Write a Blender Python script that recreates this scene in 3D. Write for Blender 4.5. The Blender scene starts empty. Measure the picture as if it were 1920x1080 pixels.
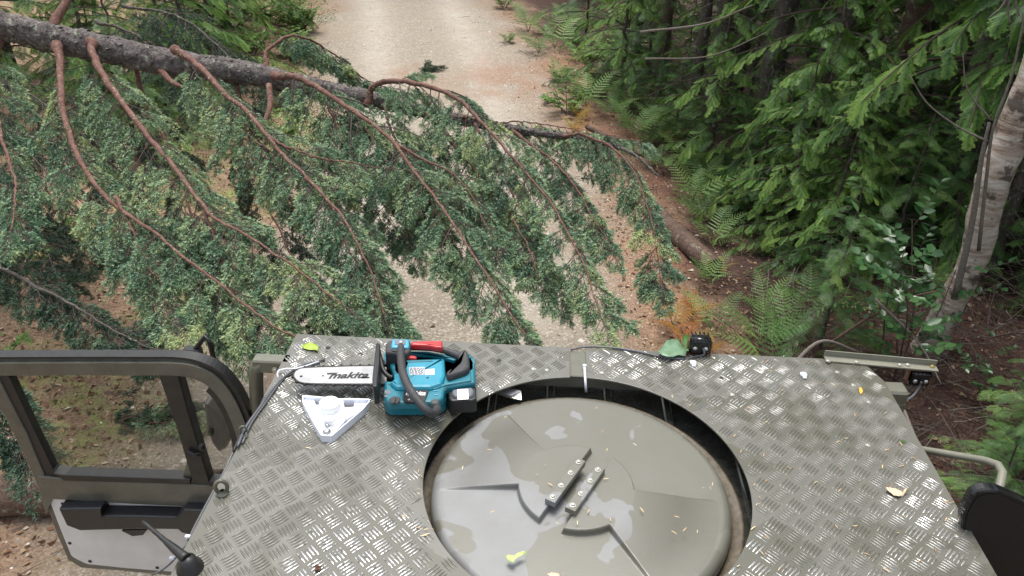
import bpy, math, time
import numpy as np
from mathutils import Matrix, Vector
T0 = time.time()
R = math.radians
sc = bpy.context.scene
COL = sc.collection
# ------------------------------------------------------------------ camera
ROOF = 2.6
CAMZ = ROOF + 1.22
FPX = 1450.738
pit, rol, yaw = .5414955, .01960277, -.04815524
cf = np.array([math.sin(yaw)*math.cos(pit), math.cos(yaw)*math.cos(pit), -math.sin(pit)])
cr0 = np.array([math.cos(yaw), -math.sin(yaw), 0.])
cu0 = np.cross(cr0, cf)
cr = cr0*math.cos(rol) + cu0*math.sin(rol)
cu = -cr0*math.sin(rol) + cu0*math.cos(rol)
cam = bpy.data.objects.new('camera', bpy.data.cameras.new('camera'))
COL.objects.link(cam)
M = Matrix(((cr[0], cu[0], -cf[0], 0), (cr[1], cu[1], -cf[1], 0), (cr[2], cu[2], -cf[2], CAMZ), (0, 0, 0, 1)))
cam.matrix_world = M
cam.data.sensor_width = 36
cam.data.lens = 36*FPX/1920
cam.data.clip_start = .05
cam.data.clip_end = 500
sc.camera = cam
# ------------------------------------------------------------------ world, sun, exposure
SUN_EL, SUN_AZ = R(74), R(345)      # overcast: high and soft, from the open sky over the road
w = bpy.data.worlds.new('World'); sc.world = w; w.use_nodes = True
nt = w.node_tree; nt.nodes.clear()
sky = nt.nodes.new('ShaderNodeTexSky'); sky.sky_type = 'NISHITA'; sky.sun_disc = False
sky.sun_elevation = SUN_EL; sky.sun_rotation = SUN_AZ
sky.air_density = 1.5; sky.dust_density = 4.0; sky.ozone_density = 1.0
hs = nt.nodes.new('ShaderNodeHueSaturation'); hs.inputs['Saturation'].default_value = .42
bg = nt.nodes.new('ShaderNodeBackground'); bg.inputs['Strength'].default_value = .15
wo = nt.nodes.new('ShaderNodeOutputWorld')
nt.links.new(sky.outputs[0], hs.inputs['Color']); nt.links.new(hs.outputs[0], bg.inputs['Color']); nt.links.new(bg.outputs[0], wo.inputs[0])
sl = bpy.data.lights.new('sun', 'SUN'); sl.energy = 1.7; sl.angle = R(24); sl.color = (1, .97, .92)
so = bpy.data.objects.new('sun', sl); COL.objects.link(so)
sd = Vector((math.sin(SUN_AZ)*math.cos(SUN_EL), math.cos(SUN_AZ)*math.cos(SUN_EL), math.sin(SUN_EL)))
so.rotation_euler = sd.to_track_quat('Z', 'Y').to_euler()
sc.view_settings.view_transform = 'Standard'; sc.view_settings.look = 'None'
sc.view_settings.exposure = .80; sc.view_settings.gamma = 1

# ------------------------------------------------------------------ pixel -> world helpers (photo is 1920 px wide)
def ray(x, y): return cf + (x-960)/FPX*cr - (y-540)/FPX*cu
O0 = np.array([0, 0, CAMZ])
def at(x, y, z=0.):
    d = ray(x, y); return O0 + d*((z-CAMZ)/d[2])
def atd(x, y, D): return O0 + ray(x, y)*D
def aty(x, y, Y):
    d = ray(x, y); return O0 + d*(Y/d[1])
def rf(x, y, dz=0.): return at(x, y, ROOF+dz)

# ------------------------------------------------------------------ object helpers
def tag(o, label=None, cat=None, group=None, kind=None):
    if label: o['label'] = label
    if cat: o['category'] = cat
    if group: o['group'] = group
    if kind: o['kind'] = kind
    return o
def empty(name, loc=(0, 0, 0), rz=0, label=None, cat=None, group=None):
    o = bpy.data.objects.new(name, None); COL.objects.link(o)
    o.location = loc; o.rotation_euler = (0, 0, rz); o.empty_display_size = .1
    return tag(o, label, cat, group)
def link(name, me, parent=None, base=None):
    o = bpy.data.objects.new(name, me); COL.objects.link(o)
    if parent is not None: o.parent = parent
    return o
def npmesh(name, v, f, mat, tint=None, smooth=False, pattr=None):
    """v (N,3); f a (F,k) array or list of such arrays"""
    v = np.ascontiguousarray(v, dtype=np.float32).reshape(-1, 3)
    fs = f if isinstance(f, list) else [f]
    fs = [np.asarray(a, dtype=np.int32) for a in fs if len(a)]
    me = bpy.data.meshes.new(name)
    me.vertices.add(len(v)); me.vertices.foreach_set('co', v.ravel())
    loops = np.concatenate([a.ravel() for a in fs]); tot = np.concatenate([np.full(len(a), a.shape[1], np.int32) for a in fs])
    st = np.concatenate([[0], np.cumsum(tot)[:-1]]).astype(np.int32)
    me.loops.add(len(loops)); me.loops.foreach_set('vertex_index', loops)
    me.polygons.add(len(tot)); me.polygons.foreach_set('loop_start', st); me.polygons.foreach_set('loop_total', tot)
    if smooth: me.polygons.foreach_set('use_smooth', np.ones(len(tot), bool))
    me.update(calc_edges=True)
    if tint is not None:
        a = me.attributes.new('tint', 'FLOAT', 'FACE'); a.data.foreach_set('value', np.asarray(tint, np.float32))
    for k, val in (pattr or {}).items():
        a = me.attributes.new(k, 'FLOAT', 'POINT'); a.data.foreach_set('value', np.asarray(val, np.float32))
    if mat: me.materials.append(mat)
    return me
def basis(d, up=(0, 0, 1)):
    d = np.array(d, float); d /= np.linalg.norm(d)
    u = np.array(up, float)
    if abs(d@u) > .97: u = np.array([1., 0, 0])
    s = np.cross(d, u); s /= np.linalg.norm(s); return d, s, np.cross(s, d)
class MB:
    def __init__(s): s.v = []; s.f = []; s.sm = []
    def add(s, vs, fs, sm=False):
        b = len(s.v); s.v += [tuple(map(float, p)) for p in vs]
        for q in fs: s.f.append([b+i for i in q]); s.sm.append(sm)
        return s
    def box(s, c, d, rot=None, bev=0.):
        hx, hy, hz = np.array(d)/2.
        if bev:
            b = min(bev, hx*.9, hy*.9, hz*.9); vs = []; 
            for k, zz in enumerate((-hz, -hz+b, hz-b, hz)):
                i = b if k in (0, 3) else 0.
                X, Y = hx-i, hy-i; c_ = b if k in (1, 2) else b*.4
                vs += [(-X+c_, -Y, zz), (X-c_, -Y, zz), (X, -Y+c_, zz), (X, Y-c_, zz), (X-c_, Y, zz), (-X+c_, Y, zz), (-X, Y-c_, zz), (-X, -Y+c_, zz)]
            fs = [list(range(8))[::-1], list(range(24, 32))]
            for k in range(3):
                for i in range(8): fs.append([k*8+i, k*8+(i+1) % 8, k*8+8+(i+1) % 8, k*8+8+i])
        else:
            vs = [(x, y, z) for z in (-hz, hz) for x, y in ((-hx, -hy), (hx, -hy), (hx, hy), (-hx, hy))]
            fs = [[3, 2, 1, 0], [4, 5, 6, 7], [0, 1, 5, 4], [1, 2, 6, 5], [2, 3, 7, 6], [3, 0, 4, 7]]
        vs = np.array(vs)
        if rot is not None: vs = vs@np.array(rot).T
        return s.add(vs+np.array(c), fs)
    def tube(s, pts, r, n=10, cap=True, flat=None, up=(0, 0, 1)):
        pts = np.array(pts, float); K = len(pts); r = np.broadcast_to(np.array(r, float), (K,))
        T = np.gradient(pts, axis=0); T /= np.linalg.norm(T, axis=1)[:, None]+1e-12
        d, sd, u = basis(T[0], up); vs = []
        for k in range(K):
            t = T[k]; sd = sd - t*(sd@t); sd /= np.linalg.norm(sd); u = np.cross(sd, t)
            fx = flat if flat else (1, 1)
            for i in range(n):
                a = 2*math.pi*(i+.5)/n; vs.append(pts[k]+r[k]*(fx[0]*math.cos(a)*sd+fx[1]*math.sin(a)*u))
        fs = [[k*n+i, k*n+(i+1) % n, (k+1)*n+(i+1) % n, (k+1)*n+i] for k in range(K-1) for i in range(n)]
        s.add(vs, fs, True)
        if cap:
            b = len(s.v)-K*n; s.f.append([b+i for i in range(n)][::-1]); s.sm.append(False)
            s.f.append([b+(K-1)*n+i for i in range(n)]); s.sm.append(False)
        return s
    def cyl(s, p0, p1, r0, r1=None, n=16):
        return s.tube([p0, p1], [r0, r0 if r1 is None else r1], n)
    def lathe(s, prof, c, ax=(0, 0, 1), n=32, sm=True):
        """prof: (r, h) along ax"""
        d, sd, u = basis(ax); vs = []; c = np.array(c, float)
        for r, h in prof:
            for i in range(n):
                a = 2*math.pi*i/n; vs.append(c+d*h+r*(math.cos(a)*sd+math.sin(a)*u))
        fs = [[k*n+i, k*n+(i+1) % n, (k+1)*n+(i+1) % n, (k+1)*n+i] for k in range(len(prof)-1) for i in range(n)]
        return s.add(vs, fs, sm)
    def prism(s, poly, z0, z1, bev=0., M=None):
        """poly: list of (x,y) at the top; extruded down z1 -> z0, soft top edge"""
        P = np.array(poly, float)[:, :2]; n = len(P)
        A = sum(P[i, 0]*P[(i+1) % n, 1]-P[(i+1) % n, 0]*P[i, 1] for i in range(n))
        if A < 0: P = P[::-1]
        rings = [(P, z0)]
        if bev:
            T = np.roll(P, -1, 0)-np.roll(P, 1, 0); T /= np.linalg.norm(T, axis=1)[:, None]+1e-9
            N = np.stack([-T[:, 1], T[:, 0]], 1)
            rings += [(P, z1-bev), (P+N*bev*.35, z1-bev*.3), (P+N*bev, z1)]
        else: rings.append((P, z1))
        vs = [(p[0], p[1], z) for q, z in rings for p in q]
        if M is not None: vs = [M(np.array(p)) for p in vs]
        fs = [[k*n+i, k*n+(i+1) % n, (k+1)*n+(i+1) % n, (k+1)*n+i] for k in range(len(rings)-1) for i in range(n)]
        fs += [list(range(n))[::-1], [(len(rings)-1)*n+i for i in range(n)]]
        return s.add(vs, fs)
    def build(s, name, mat, parent=None, smooth=None):
        me = bpy.data.meshes.new(name); me.from_pydata(s.v, [], s.f)
        sm = s.sm if smooth is None else [smooth]*len(s.f)
        me.polygons.foreach_set('use_smooth', sm)
        if mat: me.materials.append(mat)
        me.update(); return link(name, me, parent)
def spl(pts, n=24):
    """Catmull-Rom through pts"""
    P = np.array(pts, float); P = np.vstack([2*P[0]-P[1], P, 2*P[-1]-P[-2]]); out = []
    m = len(P)-3; t = np.linspace(0, m-1e-6, n)
    for q in t:
        i = int(q); u = q-i; a, b, c, d = P[i:i+4]
        out.append(.5*((2*b)+(c-a)*u+(2*a-5*b+4*c-d)*u*u+(3*b-a-3*c+d)*u**3))
    return np.array(out)
def rpoly(pts, r=.01, n=4):
    """round the corners of a polygon"""
    P = np.array(pts, float)[:, :2]; out = []
    for i in range(len(P)):
        a, b, c = P[i-1], P[i], P[(i+1) % len(P)]
        la, lc = np.linalg.norm(a-b), np.linalg.norm(c-b); q = min(r, la*.45, lc*.45)
        p0 = b+(a-b)/la*q; p1 = b+(c-b)/lc*q
        for t in np.linspace(0, 1, n): out.append((1-t)**2*p0+2*t*(1-t)*b+t*t*p1)
    return out

# ------------------------------------------------------------------ materials
def newmat(name):
    m = bpy.data.materials.new(name); m.use_nodes = True; nt = m.node_tree
    return m, nt, nt.nodes['Principled BSDF'], nt.nodes['Material Output']
def N(nt, t, **kw):
    n = nt.nodes.new(t)
    for k, v in kw.items():
        if k in n.inputs: n.inputs[k].default_value = v
        else: setattr(n, k, v)
    return n
def L(nt, a, b): nt.links.new(a, b)
def coords(nt, obj=True):
    return N(nt, 'ShaderNodeTexCoord').outputs['Object' if obj else 'Generated']
def world_pos(nt): return N(nt, 'ShaderNodeNewGeometry').outputs['Position']
def noise(nt, vec, scale, detail=4, rough=.55, dist=0):
    n = N(nt, 'ShaderNodeTexNoise', Scale=scale, Detail=detail, Roughness=rough, Distortion=dist); L(nt, vec, n.inputs['Vector']); return n.outputs['Fac']
def ramp(nt, fac, stops, interp='LINEAR'):
    r = N(nt, 'ShaderNodeValToRGB'); cr_ = r.color_ramp; cr_.interpolation = interp
    while len(cr_.elements) < len(stops): cr_.elements.new(.5)
    for e, (p, c) in zip(cr_.elements, stops):
        e.position = p; e.color = (c[0], c[1], c[2], 1) if isinstance(c, (tuple, list)) else (c, c, c, 1)
    L(nt, fac, r.inputs[0]); return r.outputs[0]
def mix(nt, fac, a, b, blend='MIX'):
    m = N(nt, 'ShaderNodeMix', data_type='RGBA', blend_type=blend)
    for s, v in ((m.inputs[0], fac), (m.inputs[6], a), (m.inputs[7], b)):
        if isinstance(v, (int, float)): s.default_value = v if s == m.inputs[0] else (v, v, v, 1)
        elif isinstance(v, tuple): s.default_value = (v[0], v[1], v[2], 1)
        else: L(nt, v, s)
    return m.outputs[2]
def mth(nt, op, a, b=0., c=None):
    m = N(nt, 'ShaderNodeMath', operation=op)
    for s, v in zip(m.inputs, (a, b, c)):
        if v is None: continue
        if isinstance(v, (int, float)): s.default_value = v
        else: L(nt, v, s)
    return m.outputs[0]
def bump(nt, h, strength=.5, dist=.01, nrm=None):
    b = N(nt, 'ShaderNodeBump', Strength=strength, Distance=dist); L(nt, h, b.inputs['Height'])
    if nrm is not None: L(nt, nrm, b.inputs['Normal'])
    return b.outputs[0]
def attr(nt, name): return N(nt, 'ShaderNodeAttribute', attribute_name=name).outputs['Fac']
def flat(name, col, rough=.5, metal=0., var=.12, scale=60, bmp=.0, coat=0., spec=.5):
    m, nt, p, o = newmat(name); v = coords(nt)
    n = noise(nt, v, scale, 5, .65)
    c = ramp(nt, n, [(.3, tuple(x*(1-var) for x in col)), (.7, tuple(min(1, x*(1+var)) for x in col))])
    L(nt, c, p.inputs['Base Color']); p.inputs['Metallic'].default_value = metal
    L(nt, ramp(nt, noise(nt, v, scale*.4, 4), [(.3, max(0, rough-.08)), (.7, min(1, rough+.12))]), p.inputs['Roughness'])
    if coat: p.inputs['Coat Weight'].default_value = coat; p.inputs['Coat Roughness'].default_value = .15
    p.inputs['Specular IOR Level'].default_value = spec
    if bmp: L(nt, bump(nt, n, bmp, .002), p.inputs['Normal'])
    return m
def leafmat(name, stops, rough=.5, transl=.3, spec=.4):
    """colour by the face attribute 'tint' (which leaf it is), with some light let through"""
    m, nt, p, o = newmat(name)
    nz = noise(nt, world_pos(nt), 1.3, 3)
    t = mth(nt, 'ADD', attr(nt, 'tint'), mth(nt, 'MULTIPLY', mth(nt, 'SUBTRACT', nz, .5), .5))
    c = ramp(nt, t, stops)
    L(nt, c, p.inputs['Base Color']); p.inputs['Roughness'].default_value = rough; p.inputs['Specular IOR Level'].default_value = spec
    tr = N(nt, 'ShaderNodeBsdfTranslucent'); L(nt, c, tr.inputs[0])
    mx = N(nt, 'ShaderNodeMixShader'); mx.inputs[0].default_value = transl
    L(nt, p.outputs[0], mx.inputs[1]); L(nt, tr.outputs[0], mx.inputs[2]); L(nt, mx.outputs[0], o.inputs[0])
    return m
def barkmat(name, c0, c1, c2, scale=8, lichen=.0, rings=False, bs=.9, lcol=(.30, .33, .24)):
    m, nt, p, o = newmat(name); v = coords(nt)
    mp = N(nt, 'ShaderNodeMapping'); L(nt, v, mp.inputs[0])
    n1 = noise(nt, mp.outputs[0], scale, 8, .7, .6); 
    vo = N(nt, 'ShaderNodeTexVoronoi', Scale=scale*2.2, feature='DISTANCE_TO_EDGE'); L(nt, mix(nt, .12, v, N(nt, 'ShaderNodeTexNoise', Scale=scale*2).outputs['Color']), vo.inputs['Vector'])
    crack = ramp(nt, vo.outputs['Distance'], [(.0, 0.), (.12, 1.)])
    c = ramp(nt, n1, [(.3, c0), (.5, c1), (.72, c2)])
    c = mix(nt, mth(nt, 'MULTIPLY', mth(nt, 'SUBTRACT', 1., crack), .2), c, tuple(x*.5 for x in c0))
    if lichen:
        ln = noise(nt, v, scale*1.7, 6, .7); lm = ramp(nt, ln, [(.60-lichen*.1, 0.), (.66, 1.)])
        c = mix(nt, mth(nt, 'MULTIPLY', lm, .85), c, lcol)
    L(nt, c, p.inputs['Base Color']); p.inputs['Roughness'].default_value = .75
    h = mth(nt, 'ADD', n1, mth(nt, 'MULTIPLY', crack, .25))
    L(nt, bump(nt, h, bs, .012), p.inputs['Normal'])
    return m
MAT = {}
# needles of the fallen tree: blue-green with yellow-green newer tips
MAT['needle'] = leafmat('fallen_needles', [(0., (.030, .066, .040)), (.3, (.088, .180, .108)), (.6, (.20, .33, .195)), (.85, (.37, .48, .27)), (1., (.47, .54, .24))], .42, .22)
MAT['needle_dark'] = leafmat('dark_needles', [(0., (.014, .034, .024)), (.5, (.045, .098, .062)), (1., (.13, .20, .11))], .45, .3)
MAT['twig'] = flat('twig_bark', (.075, .050, .042), .8, var=.35, scale=90)
MAT['twig_grey'] = flat('dead_twig_bark', (.15, .13, .11), .85, var=.4, scale=60)
MAT['twig_red'] = flat('dead_red_twig', (.085, .045, .035), .85, var=.45, scale=50)
MAT['cedar'] = leafmat('cedar_scales', [(0., (.010, .034, .012)), (.3, (.030, .085, .020)), (.62, (.095, .215, .040)), (1., (.27, .42, .08))], .42, .2)
MAT['hemlock'] = leafmat('hemlock_needles', [(0., (.016, .048, .016)), (.45, (.045, .12, .030)), (.8, (.10, .21, .045)), (1., (.24, .36, .08))], .45, .2)
MAT['fern'] = leafmat('fern_green', [(0., (.05, .11, .030)), (.5, (.14, .27, .075)), (1., (.30, .42, .13))], .5, .3)
MAT['fern_orange'] = leafmat('fern_turning', [(0., (.20, .060, .018)), (.4, (.46, .16, .03)), (.7, (.42, .30, .05)), (1., (.16, .24, .05))], .6, .3)
MAT['broad'] = leafmat('broad_leaf', [(0., (.022, .060, .022)), (.5, (.045, .115, .040)), (1., (.10, .20, .06))], .3, .25, .5)
MAT['broad_light'] = leafmat('light_leaf', [(0., (.07, .15, .03)), (.5, (.13, .25, .05)), (1., (.27, .32, .07))], .45, .35)
MAT['litter'] = leafmat('leaf_litter', [(0., (.07, .035, .02)), (.3, (.16, .075, .04)), (.6, (.26, .15, .08)), (.85, (.38, .28, .17)), (1., (.45, .40, .30))], .8, .1)
MAT['bark_fallen'] = barkmat('fallen_bark', (.045, .034, .034), (.095, .075, .072), (.20, .175, .165), 12, .5, bs=1.0)
MAT['limb'] = barkmat('limb_bark', (.065, .028, .020), (.150, .064, .046), (.24, .13, .10), 26, .12, bs=.5, lcol=(.36, .38, .26))
MAT['bark_dark'] = barkmat('dark_bark', (.028, .022, .018), (.065, .052, .043), (.12, .10, .085), 7, .25)
MAT['bark_red'] = barkmat('red_bark', (.055, .030, .020), (.11, .065, .045), (.18, .12, .09), 9, .15)
# ------------------------------------------------------------------ ground
def vnoise(x, y, s, seed=0):
    r = np.random.default_rng(seed).random((128, 128)); x = np.asarray(x)/s; y = np.asarray(y)/s
    xi = np.floor(x).astype(int); yi = np.floor(y).astype(int); u = x-xi; v = y-yi
    u = u*u*(3-2*u); v = v*v*(3-2*v); g = lambda a, b: r[a % 128, b % 128]
    return (g(xi, yi)*(1-u)+g(xi+1, yi)*u)*(1-v)+(g(xi, yi+1)*(1-u)+g(xi+1, yi+1)*u)*v
def fbm(x, y, s, seed=0, o=4): return sum(vnoise(x, y, s/2**k, seed+k)/2**k for k in range(o))/sum(1/2**k for k in range(o))
YR = [-30, 2, 5.5, 8, 10.7, 15, 20.3, 30, 60]
XRT = [1.0, 1.0, .95, .75, .45, -.25, -1.45, -4.6, -16]
XLF = [-2.9, -2.9, -2.95, -3.15, -3.55, -4.7, -6.0, -9.6, -22]
def ground_z(x, y):
    x = np.asarray(x, float); y = np.asarray(y, float)
    xr = np.interp(y, YR, XRT); xl = np.interp(y, YR, XLF)
    dr = np.clip(x-xr, 0, None); dl = np.clip(xl-x, 0, None); inr = (dr <= 0) & (dl <= 0)
    z = -.22*np.exp(-((dr-1.6)/.8)**2)*(dr > 0)+np.clip(dr-3, 0, 12)*.06
    z = z + np.clip(dl-.6, 0, 6)*.07
    off = np.clip((dr+dl)/.8, 0, 1)
    z = z + (fbm(x, y, .9, 3)-.5)*.16*off + (fbm(x, y, .25, 9)-.5)*.05*(.25+off*.75)
    c = (x-(xr+xl)/2)/((xr-xl)/2)
    z = z - .03*(np.exp(-((np.abs(c)-.45)/.14)**2))*(np.abs(c) < 1) 
    return z
def gz(x, y): return float(ground_z(np.array([x]), np.array([y]))[0])
def axis_pts(segs):
    out = []
    for a, b, s in segs: out.append(np.arange(a, b, s))
    return np.unique(np.round(np.concatenate(out+[[segs[-1][1]]]), 4))
gx = axis_pts([(-90, -14, 4), (-14, -7, .4), (-7, 5.5, .05), (5.5, 12, .3), (12, 90, 4)])
gy = axis_pts([(-40, -2, 3), (-2, 2.4, .3), (2.4, 12, .05), (12, 22, .1), (22, 40, .8), (40, 130, 6)])
X, Y = np.meshgrid(gx, gy); nx, ny = len(gx), len(gy); Z = ground_z(X, Y)
idx = np.arange(nx*ny).reshape(ny, nx)
gf = np.stack([idx[:-1, :-1], idx[:-1, 1:], idx[1:, 1:], idx[1:, :-1]], -1).reshape(-1, 4)
xr = np.interp(Y, YR, XRT); xl = np.interp(Y, YR, XLF)
sdist = np.minimum(xr-X, X-xl)                       # >0 on the road
road = np.clip((sdist+(fbm(X, Y, 1.1, 21)-.5)*1.3+.25)/.8, 0, 1)
og = np.zeros_like(X)
for px, py, rx, ry in [(915, 127, .5, .9), (950, 150, .6, .7), (1000, 165, .6, .6), (855, 172, .4, .4), (770, 140, .5, .5), (1100, 215, .6, .8), (1150, 250, .5, .6), (1240, 330, .5, .9), (1250, 470, .3, .6), (1270, 600, .35, .5), (1170, 480, .25, .5), (500, 720, .15, .3), (1215, 560, .2, .5), (1060, 120, .6, 1.)]:
    c = at(px, py, 0); og += np.exp(-((X-c[0])/rx)**2-((Y-c[1])/ry)**2)
og = np.clip(og*1.3*(fbm(X, Y, .35, 5)*1.6-.25), 0, 1)
moss = np.clip((fbm(X, Y, .8, 40)-.50)*5, 0, 1)*np.clip((xl+.5-X)/.8, 0, 1)
dark = np.clip((X-xr-.22+(fbm(X, Y, .7, 60)-.5)*1.2)/.8, 0, 1)       # the wood's own brown humus
cc0 = (X-(xr+xl)/2)/((xr-xl)/2)
def ground_mat():
    m, nt, p, o = newmat('forest_road_ground'); v = world_pos(nt)
    big = noise(nt, v, .8, 4); fine = noise(nt, v, 45, 6, .75); mid = noise(nt, v, 7, 5, .7)
    vo = N(nt, 'ShaderNodeTexVoronoi', Scale=55.); L(nt, v, vo.inputs['Vector'])
    peb = N(nt, 'ShaderNodeSeparateColor'); L(nt, vo.outputs['Color'], peb.inputs[0])
    gravel = ramp(nt, fine, [(.28, (.12, .097, .074)), (.5, (.262, .222, .172)), (.72, (.44, .39, .315))])
    gravel = mix(nt, mth(nt, 'MULTIPLY', mth(nt, 'GREATER_THAN', peb.outputs[0], .86), .55), gravel, (.55, .51, .45))
    gravel = mix(nt, mth(nt, 'MULTIPLY', mth(nt, 'LESS_THAN', peb.outputs[1], .12), .6), gravel, (.16, .12, .09))
    gravel = mix(nt, ramp(nt, big, [(.42, 0.), (.7, .5)]), gravel, (.30, .235, .175))
    gravel = mix(nt, mth(nt, 'MULTIPLY', attr(nt, 'track'), .45), gravel, (.50, .46, .40))
    gravel = mix(nt, ramp(nt, mid, [(.52, 0.), (.68, .35)]), gravel, (.17, .13, .095))
    gravel = mix(nt, ramp(nt, mid, [(.30, .35), (.42, 0.)]), gravel, (.55, .49, .40))
    lit = ramp(nt, mth(nt, 'ADD', mth(nt, 'MULTIPLY', fine, .6), mth(nt, 'MULTIPLY', mid, .4)), [(.32, (.065, .038, .024)), (.45, (.165, .100, .062)), (.56, (.29, .195, .125)), (.7, (.44, .33, .23))])
    c = mix(nt, attr(nt, 'road'), lit, gravel)
    hum = ramp(nt, fine, [(.3, (.018, .010, .008)), (.52, (.070, .036, .026)), (.72, (.20, .115, .085))])
    c = mix(nt, attr(nt, 'dark'), c, hum)
    ora = ramp(nt, fine, [(.3, (.12, .04, .018)), (.5, (.26, .105, .05)), (.7, (.44, .26, .14))])
    c = mix(nt, mth(nt, 'MULTIPLY', attr(nt, 'orange'), .45), c, ora)
    ms = ramp(nt, mid, [(.3, (.07, .11, .02)), (.6, (.15, .20, .04)), (.8, (.26, .29, .07))])
    c = mix(nt, mth(nt, 'MULTIPLY', attr(nt, 'moss'), ramp(nt, mid, [(.42, 0.), (.6, .8)])), c, ms)
    L(nt, c, p.inputs['Base Color']); p.inputs['Roughness'].default_value = .9
    L(nt, bump(nt, mth(nt, 'ADD', fine, mth(nt, 'MULTIPLY', vo.outputs['Distance'], -.4)), .7, .015), p.inputs['Normal'])
    return m
MAT['ground'] = ground_mat()
me = npmesh('ground', np.stack([X, Y, Z], -1).reshape(-1, 3), gf, MAT['ground'], smooth=True,
            pattr=dict(road=road.ravel(), orange=og.ravel(), moss=moss.ravel(), dark=dark.ravel(), track=(np.exp(-((np.abs(cc0)-.42)/.17)**2)*(.4+.9*fbm(X, Y, .6, 88))).ravel()))
tag(link('ground', me), kind='structure')

# ------------------------------------------------------------------ numpy scatter tools
def rotz(a):
    c, s = np.cos(a), np.sin(a); o = np.zeros_like(c); i = np.ones_like(c)
    return np.stack([np.stack([c, -s, o], -1), np.stack([s, c, o], -1), np.stack([o, o, i], -1)], -2)
def frames(d, n):
    """rows->columns x=d, z~n"""
    d = d/np.linalg.norm(d, axis=-1, keepdims=True); y = np.cross(n, d); y /= np.linalg.norm(y, axis=-1, keepdims=True)+1e-9
    return np.stack([d, y, np.cross(d, y)], -1)
def scatter(tv, tf, org, fr, sc_, tint=None, ttint=None):
    Nn = len(org); V = len(tv)
    v = np.einsum('nij,vj->nvi', fr, tv)*np.asarray(sc_).reshape(-1, 1, 1)+org[:, None, :]
    f = (tf[None]+(np.arange(Nn)*V)[:, None, None]).reshape(-1, tf.shape[1])
    t = np.repeat(np.zeros(Nn) if tint is None else tint, len(tf))
    if ttint is not None: t = t+np.tile(ttint, Nn)
    return v.reshape(-1, 3), f, t
def join(parts):
    vs, fs, ts, b = [], [], [], 0
    for v, f, t in parts:
        vs.append(v); fs.append(f+b); ts.append(t); b += len(v)
    return np.concatenate(vs), np.concatenate(fs), np.concatenate(ts)
def unit(a): return a/(np.linalg.norm(a, axis=-1, keepdims=True)+1e-12)
def tubes(P, r, sides=3):
    """P (N,K,3), r (N,K) -> verts, quads"""
    Nn, K, _ = P.shape; T = unit(np.gradient(P, axis=1)); up = np.zeros_like(T); up[..., 2] = 1; up[..., 0] = .13
    S = unit(np.cross(T, up)); U = np.cross(S, T); a = np.arange(sides)*2*np.pi/sides
    ring = P[:, :, None]+r[:, :, None, None]*(np.cos(a)[:, None]*S[:, :, None]+np.sin(a)[:, None]*U[:, :, None])
    v = ring.reshape(-1, 3); k = np.arange(K-1)[:, None]; i = np.arange(sides)[None]
    q = np.stack([k*sides+i, k*sides+(i+1) % sides, (k+1)*sides+(i+1) % sides, (k+1)*sides+i], -1).reshape(-1, 4)
    f = (q[None]+(np.arange(Nn)*K*sides)[:, None, None]).reshape(-1, 4)
    return v, f, np.zeros(len(f))
def sprout(start, direc, length, K, sag, rng, wob=.12):
    """curved shoots: start (N,3), direc (N,3), length (N,), sag pulls down"""
    Nn = len(start); d = unit(direc); P = [start]
    sag = np.broadcast_to(sag, (Nn,))
    for k in range(K-1):
        d = unit(d+np.array([0, 0, -1.])*(sag/(K-1))[:, None]+rng.normal(0, wob, (Nn, 3))/math.sqrt(K)); P.append(P[-1]+d*(length/(K-1))[:, None])
    return np.stack(P, 1)
def sample(P, t):
    """P (N,K,3), t (N,M) -> pos (N,M,3), tan"""
    K = P.shape[1]; q = np.clip(t, 0, 1)*(K-1); i = np.minimum(q.astype(int), K-2); u = (q-i)[..., None]
    n = np.arange(len(P))[:, None]; a = P[n, i]; b = P[n, i+1]
    return a*(1-u)+b*u, unit(b-a)
def children(P, t, L_, ang, down, rng, K=6, sag=.5, flatn=None, wob=.12):
    """side shoots, alternating left and right"""
    pos, T = sample(P, t); Nn, Mm = t.shape
    up = np.array([0, 0, 1.]); S = unit(np.cross(T, up)); sg = np.where((np.arange(Mm) % 2) == 0, 1., -1.)[None, :, None]
    a = ang+rng.normal(0, .15, (Nn, Mm, 1))
    d = T*np.cos(a)+S*sg*np.sin(a)+up*(-down+rng.normal(0, .18, (Nn, Mm, 1)))
    return sprout(pos.reshape(-1, 3), d.reshape(-1, 3), L_.reshape(-1), K, sag, rng, wob)
NEEDLE_V = np.array([(0, 0, 0), (.45, .5, .03), (1, 0, .0), (.45, -.5, .03)])
NEEDLE_F = np.array([[0, 1, 2, 3]])
def needles(P, per_m, ln, wd, rng, tbase, t0=0., fan=1.0, ang=(.55, 1.1)):
    """needles all round the shoots P"""
    Lg = np.linalg.norm(np.diff(P, axis=1), axis=2).sum(1); cnt = np.maximum((Lg*per_m*(1-t0)).astype(int), 3)
    n = np.repeat(np.arange(len(P)), cnt); t = t0+(1-t0)*rng.random(len(n))
    K = P.shape[1]; q = t*(K-1)*.9999; i = q.astype(int); u = (q-i)[:, None]
    a = P[n, i]; b = P[n, i+1]; pos = a*(1-u)+b*u; T = unit(b-a)
    rnd = rng.normal(0, 1, (len(n), 3)); rnd[:, 2] += .35; rad = unit(rnd-T*(rnd*T).sum(1)[:, None])
    an = rng.uniform(ang[0], ang[1], len(n))[:, None]; d = T*np.cos(an)+rad*np.sin(an)*fan
    nn = unit(np.cross(d, rng.normal(0, 1, (len(n), 3))))
    fr = frames(d, nn); s = ln*rng.uniform(.7, 1.15, len(n))
    tv = NEEDLE_V*np.array([1, wd/ln, 1])
    tt = tbase[n]+rng.normal(0, .10, len(n))+(t-.5)*.34
    return scatter(tv, NEEDLE_F, pos, fr, s, tt)

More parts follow.
